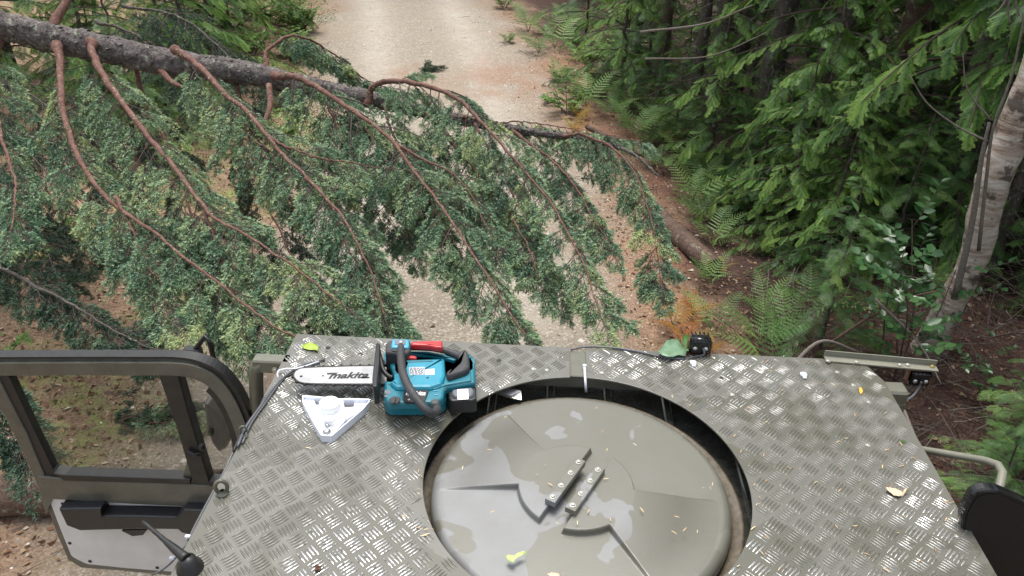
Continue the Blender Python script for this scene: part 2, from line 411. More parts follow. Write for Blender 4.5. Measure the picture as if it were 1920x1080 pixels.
# ------------------------------------------------------------------ the fallen conifer
def conifer_limb(name, path, r0, r1, parent, rng, n2, len2, n3=16, len3=.135, sag=.85, t0=.12, down=.38, dens=520, ln=.025, wd=.0046, mat='needle', tb=.5, ang=1.0, end=1., len_end=.35, limbmat='limb', lmb_sides=9, seed=None, dead=.16, fwd=0):
    P = spl(path, 64)[None]; wob_ = np.cumsum(rng.normal(0, .0035, (64, 3)), 0); wob_ -= np.linspace(0, 1, 64)[:, None]*wob_[-1]; P = P+wob_[None]
    rr = np.linspace(1, 0, 64)**1.6*(r0-r1)+r1
    rr = rr*(.82+.10*(np.sin(np.arange(64)*1.9) > .75)+rng.uniform(-.05, .05, 64)); rr[:5] *= np.linspace(1.35, 1, 5)
    t2 = np.linspace(t0, end*.995, n2)[None]+rng.normal(0, .008, (1, n2)); x = (t2-t0)/(1-t0)
    L2 = len2*(1-(1-len_end)*x)*rng.uniform(.55, 1.15, (1, n2))*np.clip(.55+2.2*x, 0, 1)
    C2 = children(P, t2, L2, ang, down+rng.uniform(-.45, .35, (1, n2, 1)), rng, K=9, sag=sag)
    # the limb's own tip is a leafy shoot as well
    Pt = sprout(P[:, -1], P[:, -1]-P[:, -3], np.array([.22]), 9, .3, rng); C2 = np.concatenate([C2, Pt])
    n2_ = len(C2); Lg2 = np.linalg.norm(np.diff(C2, axis=1), axis=2).sum(1)
    t3 = np.tile(np.linspace(.12, .96, n3)[None], (n2_, 1))+rng.normal(0, .02, (n2_, n3))
    L3 = len3*(1.15-.75*t3)*rng.uniform(.5, 1.3, (n2_, n3))*np.clip(Lg2/len2+.35, .4, 1.1)[:, None]
    C3 = children(C2, t3, L3, .8, .22, rng, K=5, sag=.45)
    t4 = np.tile(np.array([.35, .55, .75])[None], (len(C3), 1))+rng.normal(0, .05, (len(C3), 3))
    L4 = .048*rng.uniform(.5, 1.2, t4.shape)
    C4 = children(C3, t4, L4, .75, .1, rng, K=4, sag=.2)
    bare = rng.random(len(C3)) < dead
    limb = MB(); limb.tube(P[0], rr, lmb_sides)
    lv = np.array(limb.v); lf = np.array([q for q in limb.f if len(q) == 4])
    pr = [(lv, lf, np.zeros(len(lf)))]
    r2 = np.linspace(1, .35, 9)[None]*np.clip(Lg2*.011, .002, .007)[:, None]
    pr.append(tubes(C2, r2, 4)); pr.append(tubes(C3, np.full(C3.shape[:2], .0019), 3)); pr.append(tubes(C4, np.full(C4.shape[:2], .0009), 3))
    v, f, t = join(pr)
    me = npmesh(name, v, f, MAT[limbmat], smooth=True)
    nl = len(lf); mi = np.zeros(len(f), np.int32); mi[nl:] = 1; me.materials.append(MAT['twig']); me.polygons.foreach_set('material_index', mi)
    lo = link(name, me, parent)
    base2 = rng.normal(0, .13, n2_)+tb+.08; base3 = np.repeat(base2, n3)+rng.normal(0, .09, len(C3)); base4 = np.repeat(base3, 3)+.06
    keep = ~bare; k4 = np.repeat(keep, 3)
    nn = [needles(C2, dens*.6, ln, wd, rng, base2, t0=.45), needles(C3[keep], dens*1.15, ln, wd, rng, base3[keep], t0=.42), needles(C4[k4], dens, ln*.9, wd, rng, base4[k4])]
    v, f, t = join(nn)
    link('needles', npmesh('needles', v, f, MAT[mat], tint=np.clip(t, 0, 1)), lo)
    return lo
TREE = empty('fallen_conifer', atd(1100, 262, 5.8)*[1, 1, 0], label='fallen conifer hanging across the gravel road with long drooping grey green branches', cat='fallen tree')
TREE_INV = np.array(TREE.location)
def tl(p): return np.array(p)-TREE_INV
tp = [(-420, -15, 5.05, .125), (-200, 10, 5.15, .122), (0, 48, 5.35, .108), (110, 74, 5.45, .108), (210, 94, 5.5, .107), (330, 120, 5.55, .105), (470, 138, 5.6, .088), (600, 168, 5.62, .080), (740, 195, 5.66, .060), (800, 210, 5.68, .048), (900, 232, 5.7, .037), (1000, 248, 5.72, .030), (1100, 262, 5.75, .022), (1180, 285, 5.75, .014), (1235, 330, 5.7, .006)]
tpath = spl([tl(atd(a, b, c)) for a, b, c, d in tp], 220); trad = np.interp(np.linspace(0, 1, 220), np.linspace(0, 1, len(tp)), [q[3] for q in tp])
rg = np.random.default_rng(5)
mb = MB(); trad = trad*.92; mb.tube(tpath, trad, 40)
v = np.array(mb.v); cen = np.repeat(tpath, 40, 0); dd = v-cen; ang_ = np.tile(np.arange(40), 220)/40.
sx = np.repeat(np.linspace(0, 30, 220), 40)
h = fbm(sx*1.2, ang_*7, .8, 77)+.6*(vnoise(sx*2.5, ang_*12, .6, 33) > .55)
kn = 1+.10*np.exp(-((sx % 1.7-.8)/.12)**2)
v = cen+dd*(1+(h-.9)*.13)[:, None]*kn[:, None]
link('trunk', npmesh('trunk', v, np.array([q for q in mb.f if len(q) == 4]), MAT['bark_fallen'], smooth=True), TREE)
# bark flakes and lichen tufts standing off the trunk
nfl = 1500; ii = rg.integers(20*40, 200*40, nfl); pos = v[ii]; nrm = unit(dd[ii])
fr = frames(np.cross(nrm, rg.normal(0, 1, (nfl, 3))), unit(nrm+rg.normal(0, .35, (nfl, 3))))
fv, ff, ft = scatter(np.array([(-1, -.6, 0), (.9, -.8, .15), (1.1, .5, .1), (0, .9, .25), (-.9, .6, .1)])*.013, np.array([[0, 1, 2, 3, 4]]), pos, fr, rg.uniform(.5, 1.4, nfl))
tag(link('bark_flakes', npmesh('bark_flakes', fv, ff, MAT['bark_fallen']), TREE), kind='stuff')
MAT['lichen'] = leafmat('lichen', [(0., (.13, .15, .09)), (1., (.34, .36, .22))], .9, .2)
def lichen(path, rad, n, rng, parent, s=.010):
    P = np.array(path); i = rng.integers(0, len(P)-1, n); u = rng.random((n, 1)); pos = P[i]*(1-u)+P[i+1]*u
    cl = vnoise(i*1., i*0., 3., 8) > .35
    nr = unit(rng.normal(0, 1, (n, 3))+[0, -.2, .2]); pos = pos+nr*np.array(rad)[i][:, None]*1.0
    pos = np.repeat(pos[cl], 7, 0)+rng.normal(0, s*.8, (cl.sum()*7, 3)); m_ = len(pos)
    fr = frames(rng.normal(0, 1, (m_, 3)), rng.normal(0, 1, (m_, 3)))
    v, f, t = scatter(np.array([(0, 0, 0), (.8, .5, .2), (1.4, -.1, 0), (.6, -.6, .1)])*s*.8, np.array([[0, 1, 2, 3]]), pos, fr, rng.uniform(.5, 1.3, m_), rng.random(m_))
    return tag(link('lichen', npmesh('lichen', v, f, MAT['lichen'], tint=t), parent), kind='stuff')
lichen(tpath[15:], trad[15:], 260, rg, TREE)
def pth(L_): return [tl(atd(*q)) for q in L_]
LIMBS = [
 # path, r0, r1, n2, len2, kwargs
 ([(108, 84, 5.38), (112, 140, 5.2), (122, 225, 4.95), (155, 305, 4.7), (215, 378, 4.45), (300, 440, 4.2), (400, 520, 3.95), (490, 590, 3.75), (555, 632, 3.62)], .034, .005, 44, .52, dict(t0=.16, tb=.50)),
 ([(172, 78, 5.38), (176, 105, 5.3), (205, 165, 5.1), (262, 245, 4.85), (330, 322, 4.6), (392, 402, 4.35), (465, 445, 4.15), (560, 505, 3.95), (640, 570, 3.8)], .036, .005, 46, .54, dict(t0=.18, tb=.55)),
 ([(326, 94, 5.42), (352, 112, 5.35), (405, 165, 5.15), (462, 212, 4.95), (515, 275, 4.75), (575, 335, 4.55), (640, 410, 4.3), (690, 500, 4.1), (720, 590, 3.95)], .033, .005, 44, .60, dict(t0=.15, tb=.50)),
 ([(512, 142, 5.5), (545, 138, 5.4), (590, 158, 5.25), (660, 205, 5.05), (740, 268, 4.8), (800, 350, 4.55), (862, 440, 4.3), (925, 540, 4.05), (985, 628, 3.9)], .032, .005, 44, .58, dict(t0=.13, tb=.45)),
 ([(690, 195, 5.55), (700, 165, 5.5), (755, 155, 5.4), (840, 182, 5.2), (905, 240, 5.0), (965, 305, 4.8), (1030, 390, 4.6), (1085, 490, 4.35), (1125, 590, 4.15)], .030, .005, 42, .52, dict(t0=.2, tb=.50)),
 ([(775, 207, 5.55), (815, 225, 5.4), (865, 285, 5.2), (905, 335, 5.0), (950, 390, 4.8), (985, 450, 4.6), (1010, 520, 4.45)], .025, .004, 30, .48, dict(t0=.15, tb=.45)),
 ([(1055, 255, 5.7), (1090, 252, 5.6), (1150, 275, 5.5), (1195, 330, 5.35), (1222, 410, 5.2), (1238, 490, 5.05), (1240, 530, 4.95)], .016, .004, 30, .42, dict(t0=.08, tb=.55)),
 ([(960, 245, 5.7), (1020, 290, 5.55), (1070, 340, 5.4), (1110, 400, 5.25), (1140, 450, 5.1)], .016, .004, 26, .42, dict(t0=.08, tb=.5)),
 ([(860, 222, 5.65), (930, 232, 5.7), (1020, 235, 5.8), (1110, 248, 5.9), (1180, 262, 6.0)], .010, .003, 16, .30, dict(t0=.35, tb=.6)),
 # from the underside, hanging behind
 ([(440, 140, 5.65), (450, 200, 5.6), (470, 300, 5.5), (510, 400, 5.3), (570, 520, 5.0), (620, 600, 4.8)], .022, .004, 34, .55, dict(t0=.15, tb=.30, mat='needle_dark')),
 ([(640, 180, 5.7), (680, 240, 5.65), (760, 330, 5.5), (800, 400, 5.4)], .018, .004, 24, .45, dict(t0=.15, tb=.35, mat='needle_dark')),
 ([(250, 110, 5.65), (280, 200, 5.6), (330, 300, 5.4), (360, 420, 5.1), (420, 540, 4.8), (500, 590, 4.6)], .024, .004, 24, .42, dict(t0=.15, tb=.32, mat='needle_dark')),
 ([(500, 128, 5.6), (502, 95, 5.65), (540, 63, 5.75), (585, 72, 5.9), (640, 110, 6.1), (690, 150, 6.3), (740, 165, 6.5)], .022, .004, 26, .28, dict(t0=.3, tb=.4, sag=1.0, down=.6)),
 ([(215, 370, 4.46), (240, 425, 4.3), (265, 490, 4.15), (300, 545, 4.0), (318, 600, 3.85)], .013, .003, 22, .38, dict(t0=.1, tb=.5)),
 ([(500, 255, 4.8), (590, 290, 4.75), (680, 308, 4.7), (760, 318, 4.65)], .011, .003, 20, .34, dict(t0=.15, tb=.55)),
 ([(0, 60, 5.4), (-10, 160, 5.1), (5, 260, 4.8), (30, 350, 4.5), (20, 430, 4.2)], .03, .005, 24, .38, dict(t0=.1, tb=.4)),
 ([(575, 335, 4.55), (620, 380, 4.5), (660, 470, 4.35), (700, 540, 4.3), (750, 600, 4.2)], .014, .003, 26, .42, dict(t0=.05, tb=.42)),
 ([(740, 268, 4.8), (850, 330, 4.75), (900, 400, 4.65), (930, 470, 4.5)], .012, .003, 24, .4, dict(t0=.05, tb=.5)),
 ([(610, 172, 5.55), (630, 230, 5.35), (680, 320, 5.1), (730, 390, 4.9), (765, 450, 4.75)], .016, .003, 24, .34, dict(t0=.1, tb=.42)),
 ([(720, 196, 5.6), (745, 260, 5.4), (790, 340, 5.2), (830, 430, 4.95), (860, 500, 4.8)], .015, .003, 26, .34, dict(t0=.1, tb=.45)),
 ([(890, 232, 5.65), (930, 300, 5.45), (975, 380, 5.25), (1010, 460, 5.05), (1045, 540, 4.85)], .013, .003, 26, .38, dict(t0=.08, tb=.46)),
 ([(380, 385, 4.4), (420, 470, 4.3), (430, 560, 4.2), (440, 620, 4.1)], .012, .003, 24, .4, dict(t0=.05, tb=.45)),
]
for k, (pp, r0, r1, n2, l2, kw) in enumerate(LIMBS):
    rng = np.random.default_rng(100+k); P_ = pth(pp)
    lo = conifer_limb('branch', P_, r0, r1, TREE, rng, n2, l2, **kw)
    if k < 6: lichen(spl(P_, 40)[:26], np.full(26, r0*.7), 60, rng, lo, .008)
# bare stubs: one snapped upwards on top of the trunk, one hanging below it
s1 = MB().tube(spl(pth([(96, 62, 5.45), (104, 38, 5.5), (122, 8, 5.55), (134, -20, 5.6)]), 10), np.linspace(.040, .022, 10), 12); s1.build('branch_stub', MAT['limb'], TREE)
s2 = MB().tube(spl(pth([(505, 160, 5.5), (506, 200, 5.35), (494, 232, 5.2)]), 10), np.linspace(.024, .014, 10), 10); s2.build('branch_stub', MAT['limb'], TREE)
s3 = MB().tube(spl(pth([(300, 130, 5.5), (320, 152, 5.4), (345, 165, 5.3)]), 8), np.linspace(.026, .012, 8), 10); s3.build('branch_stub', MAT['limb'], TREE)
# ------------------------------------------------------------------ leafy templates
def spray_cedar(rng, n=13, lng=1., hang=.25):
    """a flat drooping spray: axis +x, plane xy; narrow scale-clad strips, twice branched"""
    V, F, T = [], [], []
    def strip(p, d, l, w, z0):
        d = d/np.linalg.norm(d); s = np.array([-d[1], d[0], 0]); b = len(V)
        V.extend([p-s*w*.35, p+d*l*.5-s*w*.5+[0, 0, -l*.06], p+d*l+[0, 0, -l*.25], p+d*l*.5+s*w*.5+[0, 0, -l*.06]]); F.append([b, b+1, b+2, b+3]); T.append(z0)
    for i in range(n):
        x = .05+i/n*.93; zb = -hang*x*x*.5
        for sg in (1, -1):
            l = lng*.40*math.sin(math.pi*min(1, (.20+x*.80)))**.7*rng.uniform(.7, 1.2); a = .80-.25*x+rng.normal(0, .06)
            d = np.array([math.cos(a), sg*math.sin(a), -.12]); p = np.array([x*.9, 0, zb]); m_ = max(3, int(l/.058))
            strip(p, d, l, .020, -.10)
            for j in range(m_):
                u = (j+.5)/m_
                for s2 in (1, -1):
                    a2 = sg*a+s2*.60; strip(p+d*l*u*.95+[0, 0, -l*.08*u], np.array([math.cos(a2), math.sin(a2), -.15]), .13*(1-.6*u)*rng.uniform(.6, 1.2), .023, .40*u-.10)
    strip(np.zeros(3), np.array([1., 0, -hang*.4]), 1.0, .014, -.3)
    return np.array(V), np.array(F), np.array(T)
def spray_hemlock(rng, n=9):
    """flat twig with side twigs, each with a comb of short needles on both sides"""
    V, F, T = [], [], []
    def twig(p, d, l, m_):
        d = d/np.linalg.norm(d); s = np.array([-d[1], d[0], 0])
        for j in range(m_):
            u = (j+.5)/m_
            for sg in (1, -1):
                nl = .062*(1-.45*u)*rng.uniform(.8, 1.2); b = len(V); q = p+d*l*u+[0, 0, -l*.1*u*u]; e = d*.45+s*sg+[0, 0, rng.normal(0, .15)]
                V.extend([q-d*.009, q+e*nl*.6-d*.011, q+e*nl, q+e*nl*.6+d*.011]); F.append([b, b+1, b+2, b+3]); T.append(.18*u)
    for i in range(n):
        x = .05+i/n*.92
        for sg in (1, -1):
            l = .46*(1-.72*x)*rng.uniform(.7, 1.2)+.06; a = .95
            twig(np.array([x*.85, 0, -.12*x*x]), np.array([math.cos(a), sg*math.sin(a), -.1]), l, max(3, int(l/.036)))
    twig(np.zeros(3), np.array([1., 0, -.12]), 1.0, 26)
    return np.array(V), np.array(F), np.array(T)
def fern_frond(rng, n=13, sub=7):
    """bracken frond, length 1 along +x, arching; pinnae in pairs with cut pinnules"""
    V, F, T = [], [], []
    def zc(x): return .42*math.sin(min(x, 1)*2.2)*.55-.22*x*x
    for i in range(n):
        x = .22+.78*(i/n)**.92; p = np.array([x, 0, zc(x)])
        for sg in (1, -1):
            l = (.29*(1-(x-.22)/.80)**.8+.012)*rng.uniform(.85, 1.1); a = 1.22-.25*x; d = np.array([math.cos(a), sg*math.sin(a), -.18+rng.normal(0, .05)])
            m_ = max(3, int(sub*l/.35)+2); s = np.array([-d[1], d[0], 0])
            b = len(V); V.extend([p-s*.008, p+d*l*.5-s*.008, p+d*l, p+d*l*.5+s*.008]); F.append([b, b+1, b+2, b+3]); T.append(0)
            for j in range(m_):
                u = (j+.4)/m_; q = p+d*l*u; pl = l*.085*(1-u)**.5+.004
                for s2 in (1, -1):
                    e = s*s2+d*.35; wq = l/m_*.36; b = len(V)
                    V.extend([q-d*wq, q+e*pl*.7-d*wq*.8, q+e*pl, q+e*pl*.6+d*wq*.9, q+d*wq*.7]); F.append([b, b+1, b+2, b+3, b+4]); T.append(.1*u)
    xs = np.linspace(0, 1, 14)
    stem = np.array([(x, 0, zc(x)) for x in xs])
    return np.array(V), F, T, stem
LEAF_V = np.array([(0, 0, 0), (.25, .24, .05), (.6, .30, .06), (1, 0, -.03), (.6, -.30, .06), (.25, -.24, .05), (.5, 0, -.02)])
LEAF_F = np.array([[0, 6, 2, 1], [6, 3, 2, 2], [0, 5, 4, 6], [6, 4, 3, 3]])
LEAF_F3 = np.array([[0, 6, 1], [1, 6, 2], [6, 3, 2], [0, 5, 6], [5, 4, 6], [6, 4, 3]])
rs = np.random.default_rng(2)
CED = [spray_cedar(rs, 10, rs.uniform(.85, 1.1), h) for h in (.25, .5, .8)]
HEM = [spray_hemlock(rs) for _ in range(3)]
def put_sprays(tmpl, pos, d, nrm, size, tint):
    pr = []; w_ = np.arange(len(pos)) % len(tmpl)
    for k, (tv, tf, tt) in enumerate(tmpl):
        s = w_ == k
        if s.sum(): pr.append(scatter(tv, tf, pos[s], frames(d[s], nrm[s]), size[s], tint[s], tt))
    return join(pr)
def evergreen(rng, H, zlo, reach, nb, kind, size, per_m=11, rise=.25, sag=.9, sector=None, taper=1.0, upz=4.3, trunk_r=.09, name='crown', lean=0., sparse_top=True):
    """crown mesh (sprays), twig mesh and trunk mesh of an evergreen with its base at the origin; dense where it can be seen, coarse above"""
    pr, tw = [], []
    tmpl = CED if kind == 'cedar' else HEM
    for part in ((0, 1) if (H > upz+1 and sparse_top) else (0,)):
        if part == 0: z = np.linspace(zlo, min(H*.98, upz if sparse_top else H*.98), nb); pm, sz = per_m, size
        else: z = np.linspace(upz, H*.97, nb//2); pm, sz = per_m*.32, size*2.6
        m_ = len(z); z = z+rng.normal(0, .06, m_)
        a = rng.random(m_)*2*np.pi if sector is None else rng.uniform(sector[0], sector[1], m_)
        Lb = reach*np.clip((1-(z-zlo)/(H*1.02-zlo)), .03, 1)**taper*rng.uniform(.65, 1.1, m_)+.08
        d = np.stack([np.cos(a), np.sin(a), np.full(m_, rise)+rng.normal(0, .12, m_)], -1)
        st = np.stack([lean*z, 0*z, z], -1)
        B = sprout(st, d, Lb, 10, sag, rng, .1)
        tw.append(tubes(B, np.linspace(1, .3, 10)[None]*np.clip(Lb*.010, .003, .02)[:, None], 4))
        mm = int(max(5, reach*pm)); t = np.tile(np.linspace(.18, 1., mm)[None], (m_, 1))+rng.normal(0, .01, (m_, mm))
        pos, T = sample(B, np.clip(t, 0, .999)); up = np.array([0, 0, 1.]); S = unit(np.cross(T, up)); sg = np.where(np.arange(mm) % 2 == 0, 1., -1.)[None, :, None]
        last = np.linspace(0, 1, mm)[None, :, None]
        dd_ = T*(.65+.5*last)+S*sg*(.85-.5*last)+up*(-.22)+rng.normal(0, .14, pos.shape)
        nn_ = unit(np.cross(dd_, np.cross(up+rng.normal(0, .25, pos.shape), dd_)))
        s_ = sz*np.clip(Lb/reach+.35, .4, 1.05)[:, None]*rng.uniform(.6, 1.15, (m_, mm))*(1-.25*np.abs(t-.5))
        bt = rng.normal(0, .12, (m_, 1))+.42+.22*t+rng.normal(0, .07, (m_, mm))
        pr.append(put_sprays(tmpl, pos.reshape(-1, 3), dd_.reshape(-1, 3), nn_.reshape(-1, 3), s_.reshape(-1), bt.reshape(-1)))
    v, f, t = join(pr)
    v2, f2, t2 = join(tw); nf = len(f)
    crown = npmesh(name, np.concatenate([v, v2]), np.concatenate([f, f2+len(v)]), MAT['cedar' if kind == 'cedar' else 'hemlock'], tint=np.concatenate([np.clip(t, 0, 1), t2]))
    crown.materials.append(MAT['twig']); mi = np.zeros(nf+len(f2), np.int32); mi[nf:] = 1; crown.polygons.foreach_set('material_index', mi)
    P = np.stack([np.linspace(0, lean*H, 24)+rng.normal(0, .012, 24), rng.normal(0, .012, 24), np.linspace(-.15, H, 24)], -1)
    mb = MB(); mb.tube(P, np.linspace(trunk_r*1.15, trunk_r*.12, 24), 14)
    trunk = npmesh('trunk', np.array(mb.v), np.array([q for q in mb.f if len(q) == 4]), MAT['bark_dark'], smooth=True)
    return [('trunk', trunk), ('crown', crown)]
def plant(nm, parts, x, y, rz, s, label, cat, group, z=None):
    o = empty(nm, (x, y, gz(x, y) if z is None else z), rz, label, cat, group); o.scale = (s, s, s)
    for n_, me in parts: link(n_, me, o)
    return o
PI = math.pi
g = np.random.default_rng(11)
CEDAR = [evergreen(g, 13, .35, 2.3, 52, 'cedar', .27, 8, rise=.15, sag=.9, trunk_r=.15),
         evergreen(g, 12, .3, 1.9, 46, 'cedar', .25, 8, rise=.1, sag=.8, trunk_r=.12),
         evergreen(g, 14, .9, 2.6, 50, 'cedar', .29, 8, rise=.2, sag=1.1, trunk_r=.17)]
SMALL = [evergreen(g, 2.6, .12, 1.05, 46, 'hem', .20, 12, rise=.25, sag=.55, trunk_r=.03, taper=.8, name='crown'),
         evergreen(g, 1.7, .10, .75, 36, 'hem', .17, 13, rise=.3, sag=.5, trunk_r=.02, taper=.8),
         evergreen(g, 3.4, .15, 1.15, 54, 'cedar', .20, 12, rise=.15, sag=.7, trunk_r=.035, taper=.8)]
BARE = []
for k in range(2):       # older forest trees, bare below with dead snags, crown far above
    r_ = np.random.default_rng(60+k); H = 16; P = np.stack([np.cumsum(r_.normal(0, .02, 26)), np.cumsum(r_.normal(0, .02, 26)), np.linspace(-.2, H, 26)], -1)
    mb = MB(); mb.tube(P, np.linspace(.16, .03, 26)*(1+.25*np.exp(-np.arange(26)/1.2)), 16)
    tr = npmesh('trunk', np.array(mb.v), np.array([q for q in mb.f if len(q) == 4]), MAT['bark_dark' if k == 0 else 'bark_red'], smooth=True)
    z = r_.uniform(.5, 4.5, 30); a = r_.random(30)*2*PI
    B = sprout(np.stack([0*z, 0*z, z], -1), np.stack([np.cos(a), np.sin(a), r_.normal(-.1, .2, 30)], -1), r_.uniform(.4, 1.8, 30), 8, .7, r_, .25)
    C = children(B, np.tile(np.linspace(.3, .9, 6)[None], (30, 1)), r_.uniform(.1, .5, (30, 6)), .8, .1, r_, K=5, sag=.3)
    v, f, t = join([tubes(B, np.linspace(.011, .003, 8)[None].repeat(30, 0), 4), tubes(C, np.full(C.shape[:2], .0025), 3)])
    sn = npmesh('dead_branches', v, f, MAT['twig_grey'], smooth=True)
    up = evergreen(r_, 16, 4.2, 2.6, 26, 'cedar', .75, 4, upz=30, trunk_r=.01)
    BARE.append([('trunk', tr), ('dead_branches', sn), ('crown', up[1][1])])
# where they stand: (variant, x, y, rz, scale, label)
def P0(px, py): q = at(px, py, 0); return float(q[0]), float(q[1])
CL = [
 (0, 4.3, 8.0, 2.4, 1.0, 'dense red cedar directly behind the leaning birch trunk'),
 (1, 3.25, 9.2, 4.1, .95, 'bright drooping cedar left of the birch, its sprays reaching down to the small fir'),
 (2, 5.6, 9.6, .6, 1.0, 'tall cedar behind the cedar beside the birch'),
 (0, 5.0, 13.4, 5.2, 1.0, 'dark cedar behind the reddish trunk'),
 (2, 6.9, 7.2, 3.3, .95, 'cedar deep in the wood to the right of the birch'),
 (1, 5.4, 6.2, 1.2, .9, 'cedar behind the birch whose low sprays hang over dead twigs'),
 (0, 1.2, 21.5, .9, .9, 'cedar beside the far end of the road on its right'),
 (2, 5.6, 19.0, 2.2, 1.0, 'second cedar in from the far end of the road'),
 (1, 6.5, 13.5, 2.8, 1.0, 'cedar behind the reddish trunk at top right'),
 (0, 8.5, 10.5, 1.1, 1.05, 'cedar at the far right edge of the wood'),
 (2, 8.6, 6.0, 4.4, 1.0, 'rightmost cedar, mostly in deep shade'),
 (1, 6.2, 3.6, .3, .9, 'cedar beyond the mirror on the right of the cab'),
]
for k, x, y, rz, s, lb in CL: plant('cedar_tree', CEDAR[k], x, y, rz, s, lb, 'tree', 'cedars in the wood on the right')
BL = [
 (0, *P0(1335, 215), .3, .75, 'thin dark trunk with bare snags, left of the straight grey trunk'),
 (0, *P0(1300, 205), 1.7, .6, 'slim dark trunk furthest left among the bare trunks'),
 (0, *P0(1422, 262), 3.1, .95, 'straight dark grey trunk above the lacy cedar'),
 (1, *P0(1632, 330), .9, 1.15, 'reddish brown trunk rising behind the cedar sprays at top right'),
 (0, *P0(1375, 200), 2.2, .7, 'bare dark trunk right behind the straight grey trunk'),
 (1, *P0(1240, 150), 4.2, .7, 'brown trunk behind the tall young conifer at the road bend'),
 (0, 4.35, 6.9, 4.0, .42, 'thin dark pole trunk just left of the birch'),
 (1, 7.4, 11.8, 4.0, 1.0, 'trunk hidden deep in the right of the wood'),
 (0, 9.5, 8.4, 4.0, 1.2, 'dark trunk at the far right behind the birch'),
]
for k, x, y, rz, s, lb in BL: plant('forest_tree', BARE[k], x, y, rz, s, lb, 'tree', 'bare trunked trees in the wood')
SL = [
 (0, *P0(1540, 640), .5, .66, 'round young fir above the roof edge, right of the green ferns', 'hemlock_sapling'),
 (2, *P0(1165, 165), 1.1, 1.0, 'tall young conifer on the right bank beside the road bend', 'young_conifer'),
 (0, *P0(1215, 120), 3.1, .95, 'young conifer behind the tall one at the road bend', 'young_conifer'),
 (0, *P0(1100, 60), 2.1, .9, 'young conifer at the top of the picture right of the road', 'young_conifer'),
 (2, *P0(1330, 290), 4.1, .9, 'low spreading cedar behind the right fern bank', 'young_conifer'),
 
 (2, *P0(1500, 400), .1, .95, 'lacy cedar sapling between the log and the birch', 'young_conifer'),
 (1, *P0(1600, 430), .9, .9, 'small dark sapling left of the broad leaved shrub', 'young_conifer'),
 (0, *P0(1905, 880), 2.9, .50, 'bright green sapling beside the right mirror', 'young_conifer'),
 (0, *P0(2010, 900), 2.0, .62, 'bright green sapling at the lower right edge behind the mirror', 'young_conifer'),
 (1, *P0(1850, 960), 2.0, .6, 'small green sapling under the mirror arm', 'young_conifer'),
 (0, 4.6, 5.0, 1.0, .62, 'bright fir sapling at the right edge under the birch', 'young_conifer'),
]
for k, x, y, rz, s, lb, nm in SL: plant(nm, SMALL[k], x, y, rz, s, lb, 'sapling', 'saplings on the right bank')
g2 = np.random.default_rng(31)
for k, (x, y, s) in enumerate([(5.2, 4.6, 1.), (6.8, 5.4, 1.1), (7.6, 8.8, 1.1), (5.9, 11.2, 1.), (8.2, 3.4, 1.1), (9.4, 12.6, 1.2), (4.9, 15.0, 1.), (6.4, 1.6, 1.1)]):
    plant('forest_tree', BARE[k % 2], x, y, k*1.3, s, 'dark trunk deep in the shaded wood on the right', 'tree', 'shaded trunks deep in the wood')
for k, (x, y) in enumerate([(1.6, 15.6), (3.2, 14.6), (4.6, 16.6), (2.4, 18.4), (6.8, 15.4), (8.6, 14.0)]):
    plant('cedar_tree', CEDAR[(k+1) % 3], x, y, k*1.1+.4, .8, 'green cedar closing the view behind the bare dark trunks', 'tree', 'cedars behind the bare trunks')
r_ = np.random.default_rng(52)
for k in range(20):
    x = -17+k*1.35; y = 25+r_.uniform(0, 5)+abs(x+5)*.1; plant('cedar_tree', CEDAR[k % 3], x, y, r_.random()*6.28, r_.uniform(1.3, 1.9), 'tall conifer of the forest far ahead, above the picture', 'tree', 'forest ahead where the road bends')
def zone(n, x0, x1, y0, y1, var, s0, s1, nm, lb, ct, gp, dmin=.42):
    pts = []
    for _ in range(n*30):
        if len(pts) >= n: break
        x, y = g2.uniform(x0, x1), g2.uniform(y0, y1)
        if x < np.interp(y, YR, XRT)+(1.75 if y < 9.6 else 1.2) or any(math.hypot(x-a, y-b) < dmin for a, b in pts): continue
        pts.append((x, y))
    for x, y in pts: plant(nm, var[int(g2.integers(len(var)))], x, y, g2.random()*6.28, g2.uniform(s0, s1), lb, ct, gp)
zone(15, 1.9, 4.2, 6.9, 9.6, [SMALL[2], SMALL[0]], .5, .8, 'young_conifer', 'lacy conifer sapling in the thick green layer between the roadside log and the cedars', 'sapling', 'understorey between log and cedars')
zone(14, 1.2, 5.5, 9.6, 13.2, [SMALL[2], SMALL[0], SMALL[1]], .55, .9, 'young_conifer', 'conifer sapling in the understorey below the bare dark trunks', 'sapling', 'understorey below the bare trunks')
zone(9, 4.0, 6.2, 5.0, 8.2, [SMALL[2], SMALL[1]], .6, .9, 'young_conifer', 'shaded conifer sapling in the dark wood behind the birch', 'sapling', 'shaded saplings behind the birch')
# left side
LL = [
 (1, -5.6, 12.8, .5, .8, 'bright cedar at the top left behind the fallen trunk', CEDAR, 'cedar_tree', 'tree'),
 (0, -8.4, 11.5, 2.2, .9, 'dark cedar at the left edge behind the fallen trunk', CEDAR, 'cedar_tree', 'tree'),
 (2, -6.9, 16.2, 1.2, .9, 'cedar beyond the left road edge at the top of the picture', CEDAR, 'cedar_tree', 'tree'),
 (0, -8.2, 7.6, 1.2, .9, 'cedar standing left of the fallen trunk', CEDAR, 'cedar_tree', 'tree'),
 (0, -5.2, 9.0, 1.5, 1.0, 'green sapling behind the first long limb of the fallen tree', SMALL, 'young_conifer', 'sapling'),
 (2, -6.3, 10.2, .4, 1.0, 'bright cedar sapling under the fallen trunk at the left edge', SMALL, 'young_conifer', 'sapling'),
]
for k, x, y, rz, s, lb, src, nm, ct in LL: plant(nm, src[k], x, y, rz, s, lb, ct, 'trees on the left bank')
r_ = np.random.default_rng(81)
